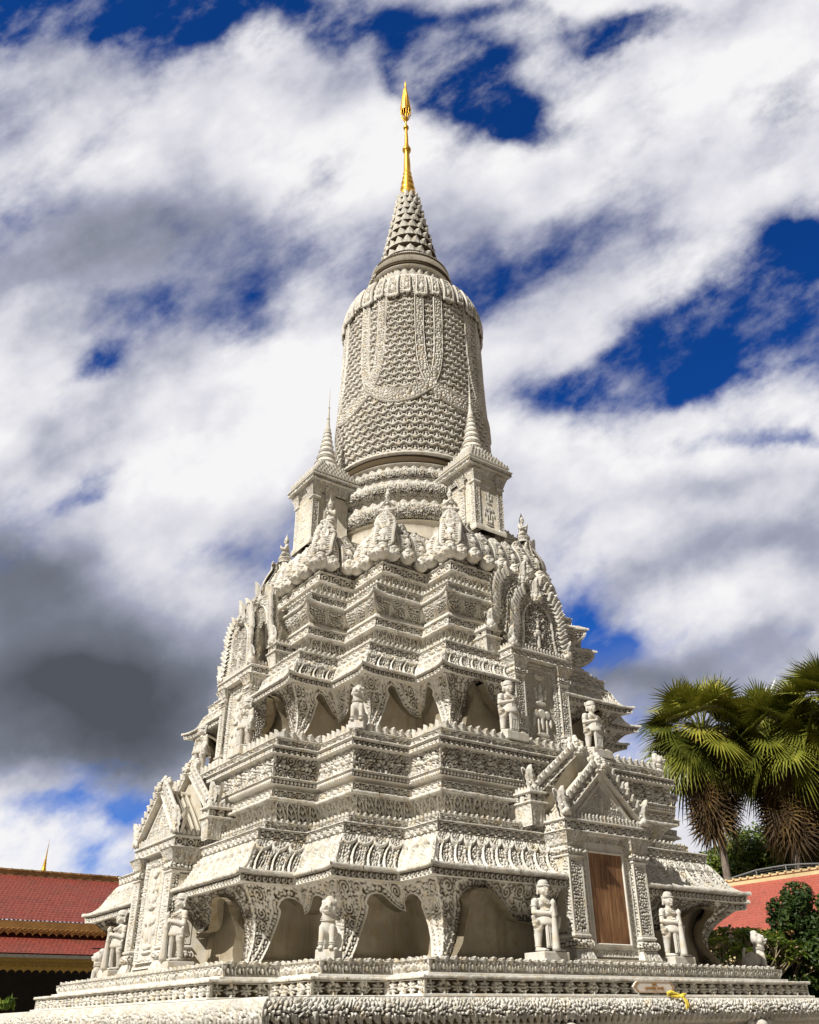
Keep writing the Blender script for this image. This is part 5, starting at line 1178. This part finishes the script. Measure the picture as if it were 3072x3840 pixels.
# bushes beside the stupa
def bush(label, c, R, H, mat, n, ls, asp=.5, group='bushes beside the stupa', nb=36):
    t = empty('bush', (c[0], c[1], 0)); tag(t, label, 'bush', group)
    bl = []
    for _ in range(nb):
        a = random.uniform(0, 2*PI); r = R*math.sqrt(random.random())*.85; z = random.uniform(.15, 1)*H*(1-.35*(r/R)**2); q = random.uniform(.2, .36)*R*.8; bl.append((r*math.cos(a), r*math.sin(a), z-q*.5, q, q, q*.8))
    m = MB()
    for b in bl[::2]: m.tube([(0, 0, 0), (b[0]*.4, b[1]*.4, b[2]*.5), b[:3]], [.05, .03, .012], 5)
    m.build('stems', BARK, t); k = MB(); leaf_cloud(k, bl, n, ls, asp); k.build('foliage', mat, t); return t
random.seed(21)
bush('large dark green bush standing behind the stone lion at the right corner', (12.0, -1.3), 1.75, 4.7, G_DK, 26000, .075, nb=60)
bush('tall dark bush at the right edge reaching over the tiled roof', (12.9, -3.1), 1.8, 6.3, G_DK, 26000, .08, nb=60)
bush('low dark bush directly behind the stone lion, below the tiled roof', (11.3, .3), 1.5, 3.5, G_DK, 16000, .075, nb=40)
bush('low leafy bush in front of the dark hall at the bottom left', (-3.9, 15.3), 1.0, 2.55, G_YL, 900, .16, .28, 'low planting', 16)
fr = empty('frangipani', (9.75, -.35, 0)); tag(fr, 'frangipani shrub with bare pale branches and yellow green leaves by the stupa corner', 'shrub')
m = MB(); lf = MB(); fl = MB(); random.seed(4)
def branch(p, d, l, r, dep):
    q = p+d*l; m.tube([p, p+d*l*.5+Vector((random.uniform(-.04, .04), random.uniform(-.04, .04), .02)), q], [r, r*.85, r*.72], 6)
    if dep == 0 or (dep < 2 and random.random() < .2):
        for k in range(10):
            az = k*2*PI/10+random.random(); ld = (Vector((math.cos(az), math.sin(az), random.uniform(-.3, .9)))).normalized(); sd = ld.cross(Vector((0, 0, 1))).normalized(); L = random.uniform(.16, .28)
            if q.z < 2.7: continue
            v = [q, q+ld*L*.5+sd*.045, q+ld*L-Vector((0, 0, .05)), q+ld*L*.5-sd*.045]; lf.add([tuple(x) for x in v], np.array([(0, 1, 2, 3)]), np.full(4, random.uniform(.3, .9)), False)
        if random.random() < .10: 
            for k in range(4): fl.ball(tuple(q+Vector((random.uniform(-.08, .08), random.uniform(-.08, .08), .06+random.uniform(0, .05)))), (.035, .035, .02), 6, 4)
        return
    for k in range(3 if dep > 1 else 2):
        az = random.uniform(0, 2*PI); nd = (d+Vector((math.cos(az), math.sin(az), .15))*.62).normalized(); branch(q, nd, l*.80, r*.72, dep-1)
for k in range(7):
    az = k*2*PI/7; branch(Vector((0, 0, .1)), Vector((math.cos(az)*.20, math.sin(az)*.20, 1)).normalized(), 1.08, .05, 4)
m.build('branches', TWIG, fr); lf.build('leaves', G_YL, fr); fl.build('blossoms', simple('pink_blossom', (.62, .40, .38), .6), fr)

# ------------------------------------------------------------------ camera
cam = bpy.data.cameras.new('camera'); co_ = bpy.data.objects.new('camera', cam); COL.objects.link(co_)
yaw, pitch, roll = .63724991, .53315423, -.0155496
Fv = Vector((math.sin(yaw)*math.cos(pitch), math.cos(yaw)*math.cos(pitch), math.sin(pitch))); Rv = Vector((math.cos(yaw), -math.sin(yaw), 0)); Uv = Rv.cross(Fv)
R2 = Rv*math.cos(roll)+Uv*math.sin(roll); U2 = -Rv*math.sin(roll)+Uv*math.cos(roll)
co_.matrix_world = Matrix((( R2.x, U2.x, -Fv.x, -11.16237), (R2.y, U2.y, -Fv.y, -15.87406), (R2.z, U2.z, -Fv.z, 1.6), (0, 0, 0, 1)))
cam.sensor_fit = 'HORIZONTAL'; cam.sensor_width = 36; cam.lens = 38.3567; cam.shift_x = -.02441; cam.shift_y = -.00585; cam.clip_end = 5000; cam.clip_start = .05
scn.camera = co_
# ------------------------------------------------------------------ sun and sky
SUN_AZ_VEC = Vector((-math.cos(R_(42.5))*math.cos(R_(13)), -math.cos(R_(42.5))*math.sin(R_(13)), math.sin(R_(42.5))))
sl = bpy.data.lights.new('sun', 'SUN'); sl.energy = 5.7; sl.angle = R_(.5); sl.color = (1, .955, .87)
so = bpy.data.objects.new('sun', sl); COL.objects.link(so); so.rotation_euler = SUN_AZ_VEC.to_track_quat('Z', 'Y').to_euler(); so.location = (-30, -10, 40)
# sky: physical blue sky with procedural cloud cover laid out on the dome
w = bpy.data.worlds.new('World'); scn.world = w; w.use_nodes = True
nt = w.node_tree; bg = nt.nodes['Background']; L_ = nt.links.new
sky = N(nt, 'ShaderNodeTexSky'); sky.sky_type = 'NISHITA'; sky.sun_disc = False
sky.sun_elevation = math.asin(SUN_AZ_VEC.z); sky.sun_rotation = math.atan2(SUN_AZ_VEC.x, SUN_AZ_VEC.y)
def M_(op, a, b=None, c=None, clamp=False):
    n = N(nt, 'ShaderNodeMath', operation=op); n.use_clamp = clamp
    for i, v in enumerate((a, b, c)):
        if v is None: continue
        if isinstance(v, (int, float)): n.inputs[i].default_value = v
        else: L_(v, n.inputs[i])
    return n.outputs[0]
def VM(op, a, b=None):
    n = N(nt, 'ShaderNodeVectorMath', operation=op)
    for i, v in enumerate((a, b)):
        if v is None: continue
        if isinstance(v, tuple): n.inputs[i].default_value = v
        else: L_(v, n.inputs[i])
    return n
D = N(nt, 'ShaderNodeTexCoord').outputs['Generated']
dn = VM('NORMALIZE', D).outputs[0]
zf = M_('MAXIMUM', VM('DOT_PRODUCT', dn, (.51241, .69218, .50825)).outputs['Value'], .22)
X = M_('DIVIDE', VM('DOT_PRODUCT', dn, (.80834, -.58856, -.01339)).outputs['Value'], zf)
Y = M_('DIVIDE', VM('DOT_PRODUCT', dn, (-.28987, -.4177, .8611)).outputs['Value'], zf)
cb = N(nt, 'ShaderNodeCombineXYZ'); L_(X, cb.inputs[0]); L_(Y, cb.inputs[1]); P0 = cb.outputs[0]
def fb(vec, scale, det=8, rough=.58, rot=0, sx=1, sy=1, off=(0, 0, 0), dist=0.):
    mp = N(nt, 'ShaderNodeMapping', vector_type='TEXTURE'); mp.inputs['Rotation'].default_value = (0, 0, -rot); mp.inputs['Scale'].default_value = (1/sx, 1/sy, 1); mp.inputs['Location'].default_value = off
    L_(vec, mp.inputs[0]); n = N(nt, 'ShaderNodeTexNoise'); n.noise_dimensions = '2D'; n.inputs['Scale'].default_value = scale; n.inputs['Detail'].default_value = det; n.inputs['Roughness'].default_value = rough; n.inputs['Distortion'].default_value = dist
    L_(mp.outputs[0], n.inputs['Vector']); return n
wn = fb(P0, 4.5, 6, .55)
wv = VM('SCALE', VM('SUBTRACT', wn.outputs['Color'], (.5, .5, .5)).outputs[0]); wv.inputs['Scale'].default_value = .13
Pw = VM('ADD', P0, wv.outputs[0]).outputs[0]
def pxy(u, v): return ((u*1.7809-1611)/3273, -(v*1.7809-1902)/3273)
sp_ = N(nt, 'ShaderNodeSeparateXYZ'); L_(Pw, sp_.inputs[0]); PX, PY = sp_.outputs[0], sp_.outputs[1]
cA = N(nt, 'ShaderNodeCombineXYZ'); L_(M_('MULTIPLY', PX, PX), cA.inputs[0]); L_(M_('MULTIPLY', PX, PY), cA.inputs[1]); L_(M_('MULTIPLY', PY, PY), cA.inputs[2])
cB = N(nt, 'ShaderNodeCombineXYZ'); L_(PX, cB.inputs[0]); L_(PY, cB.inputs[1]); cB.inputs[2].default_value = 1
def blob(u, v, ru, rv, ang, wgt):   # w*exp(-q), q a quadratic form in sky coordinates
    x, y = pxy(u, v); a, b = ru*1.2*1.7809/3273, rv*1.25*1.7809/3273; c, s = math.cos(R_(ang)), math.sin(R_(ang))
    A_ = c*c/a**2+s*s/b**2; B_ = 2*c*s*(1/a**2-1/b**2); C_ = s*s/a**2+c*c/b**2
    F_ = A_*x*x+B_*x*y+C_*y*y
    d1 = VM('DOT_PRODUCT', cA.outputs[0], (-A_, -B_, -C_)).outputs['Value']; d2 = VM('DOT_PRODUCT', cB.outputs[0], (2*A_*x+B_*y, 2*C_*y+B_*x, -F_+math.log(wgt))).outputs['Value']
    return M_('EXPONENT', M_('ADD', d1, d2))
def total(lst):
    s = None
    for b in lst:
        v = blob(*b); s = v if s is None else M_('ADD', s, v)
    return s
holes = total([
    (20, 20, 300, 90, 5, 1.15), (420, 30, 260, 60, -3, .9), (760, 10, 200, 45, 0, .6), (330, 110, 120, 40, 20, .3),
    (965, 190, 85, 70, -35, 1.15), (885, 120, 50, 45, 0, .8), (1060, 250, 60, 40, 0, .7), (1180, 90, 120, 45, 14, .95), (1330, 70, 100, 30, 15, .85), (1020, 30, 150, 25, 0, .4),
    (330, 665, 75, 45, 10, .52), (515, 650, 80, 75, 25, .45), (560, 715, 70, 40, 0, .35), (235, 770, 55, 28, 0, .75), (180, 1005, 70, 26, 25, .55),
    (1400, 760, 210, 75, 18, 1.0), (1640, 630, 160, 95, 28, 1.05), (1540, 700, 130, 60, 20, .35), (1400, 830, 170, 50, 8, .6), (1700, 740, 120, 50, 0, .5), (1220, 780, 110, 40, 15, .6), (1700, 540, 80, 60, 30, .7),
    (1560, 930, 200, 20, 5, .5), (1660, 900, 80, 25, 0, .4), (1560, 1180, 160, 16, 10, .25),
    (1225, 1290, 75, 70, -10, .85), (1290, 1350, 80, 40, 10, .7),
    (1000, 560, 100, 80, 40, .36), (1130, 500, 180, 60, 30, .36), (500, 480, 140, 80, 0, .28), (800, 560, 120, 60, 0, .15), (920, 720, 80, 60, 0, .1),
    (70, 1730, 150, 30, 8, .5), (250, 1690, 80, 40, 20, .45), (150, 1800, 50, 40, 0, .35), (60, 1640, 90, 30, 0, .3)])
dark = total([(110, 1320, 250, 150, -12, .50), (80, 1490, 320, 90, -5, .52), (320, 1440, 180, 60, 25, .30), (40, 1190, 170, 80, 10, .34), (330, 1570, 150, 50, 10, .22), (60, 1600, 200, 40, 0, .2),
    (450, 560, 190, 130, 20, .26), (330, 480, 150, 70, 0, .18), (80, 900, 90, 50, 0, .22), (420, 880, 80, 20, 20, .16), (230, 1050, 200, 50, 0, .18),
    (1130, 560, 260, 80, 35, .20), (1450, 430, 260, 60, 30, .14), (1250, 620, 200, 60, 20, .12), (980, 480, 90, 60, 0, .2), (1650, 300, 150, 60, 30, .14),
    (1500, 1480, 300, 90, -8, .27), (1620, 1360, 170, 70, 0, .28), (1330, 1420, 120, 40, 0, .25), (1100, 1050, 80, 60, 0, .16), (1480, 1010, 260, 30, 5, .2), (1400, 1180, 250, 40, 5, .16), (1650, 1120, 150, 60, 0, .2),
    (620, 130, 120, 60, 0, .18), (250, 130, 150, 50, 0, .2), (600, 1080, 120, 80, 20, .2)])
DARKT = total([(130, 1330, 250, 150, -10, .7), (60, 1480, 320, 110, -5, .7), (300, 1440, 150, 60, 25, .5), (1500, 1480, 260, 70, -8, .4)])
f1 = fb(P0, 3.8, 7, .55, R_(-30), .85, 1.3, (3.1, 1.2, 0)).outputs['Fac']; f2 = fb(P0, 9, 7, .60, R_(-34), .75, 1.3, (7.7, 4.2, 2)).outputs['Fac']
dens = M_('ADD', M_('ADD', M_('MULTIPLY', f1, 1.0), M_('MULTIPLY', M_('SUBTRACT', f2, .5), .85)), M_('MULTIPLY', holes, -.60))
mr = N(nt, 'ShaderNodeMapRange', interpolation_type='SMOOTHSTEP'); L_(dens, mr.inputs[0]); mr.inputs[1].default_value = -.06; mr.inputs[2].default_value = .50
away = N(nt, 'ShaderNodeMapRange', interpolation_type='SMOOTHSTEP'); L_(VM('DOT_PRODUCT', dn, (.51241, .69218, .50825)).outputs['Value'], away.inputs[0]); away.inputs[1].default_value = .30; away.inputs[2].default_value = .62; away.inputs[3].default_value = 0
wz = N(nt, 'ShaderNodeMapRange', interpolation_type='SMOOTHSTEP'); L_(f2, wz.inputs[0]); wz.inputs[1].default_value = .44; wz.inputs[2].default_value = .78; wz.inputs[4].default_value = .6
mask = M_('MULTIPLY', M_('MAXIMUM', M_('MAXIMUM', mr.outputs[0], wz.outputs[0]), M_('MULTIPLY', DARKT, 2.2, clamp=True)), 1.0)
bright = total([(800, 260, 300, 110, 8, .16), (150, 330, 160, 60, 0, .18), (1550, 180, 330, 80, 28, .2), (620, 800, 250, 90, 20, .2), (350, 1000, 220, 80, 15, .2), (1350, 960, 250, 80, 5, .14), (1250, 1020, 120, 90, 0, .14), (200, 1790, 110, 50, 0, .34), (30, 1800, 70, 45, 0, .34), (1480, 1280, 160, 50, 20, .2), (700, 420, 180, 70, 30, .12)])
g1 = fb(P0, 4.2, 6, .52, R_(-32), .75, 1.3, (1, 5, 1)).outputs['Fac']; g2 = fb(P0, 12, 6, .55, R_(-28), .85, 1.2).outputs['Fac']
sh_ = M_('ADD', M_('ADD', M_('MULTIPLY', M_('SUBTRACT', g1, .5), 1.05), M_('MULTIPLY', M_('SUBTRACT', g2, .5), .50)), M_('ADD', M_('SUBTRACT', .82, M_('MULTIPLY', dark, M_('ADD', .12, M_('MULTIPLY', M_('ADD', g2, g1), .86)))), bright))
rc_ = N(nt, 'ShaderNodeValToRGB'); L_(sh_, rc_.inputs[0]); el = rc_.color_ramp.elements
for _ in range(3): el.new(.5)
for i, (p, c) in enumerate([(0.0, (.085, .093, .115)), (.28, (.17, .19, .235)), (.55, (.36, .38, .48)), (.76, (.68, .68, .75)), (1.0, (.93, .92, .93))]): el[i].position = p; el[i].color = (*c, 1)
cl = VM('SCALE', rc_.outputs[0]); cl.inputs['Scale'].default_value = 10.
# deep polarised blue
sk = VM('MULTIPLY', sky.outputs[0], (.055, .40, 1.12)).outputs[0]
lowb = N(nt, 'ShaderNodeMapRange'); sep = N(nt, 'ShaderNodeSeparateXYZ'); L_(dn, sep.inputs[0]); L_(sep.outputs[2], lowb.inputs[0]); lowb.inputs[1].default_value = .05; lowb.inputs[2].default_value = .75; lowb.inputs[3].default_value = 1.25; lowb.inputs[4].default_value = .85
sks = VM('SCALE', sk); L_(lowb.outputs[0], sks.inputs['Scale'])
mx = N(nt, 'ShaderNodeMix', data_type='RGBA'); L_(mask, mx.inputs[0]); L_(sks.outputs[0], mx.inputs[6]); L_(cl.outputs[0], mx.inputs[7])
mx2 = N(nt, 'ShaderNodeMix', data_type='RGBA'); L_(away.outputs[0], mx2.inputs[0]); mx2.inputs[6].default_value = (1.05, 1.04, 1.02, 1); L_(mx.outputs[2], mx2.inputs[7])  # unseen sky outside the view made an even dim grey to cut fill
L_(mx2.outputs[2], bg.inputs[0]); bg.inputs[1].default_value = .10
scn.view_settings.view_transform = 'Standard'; scn.view_settings.look = 'None'; scn.view_settings.exposure = 0
w.cycles.sampling_method = 'MANUAL'; w.cycles.sample_map_resolution = 256
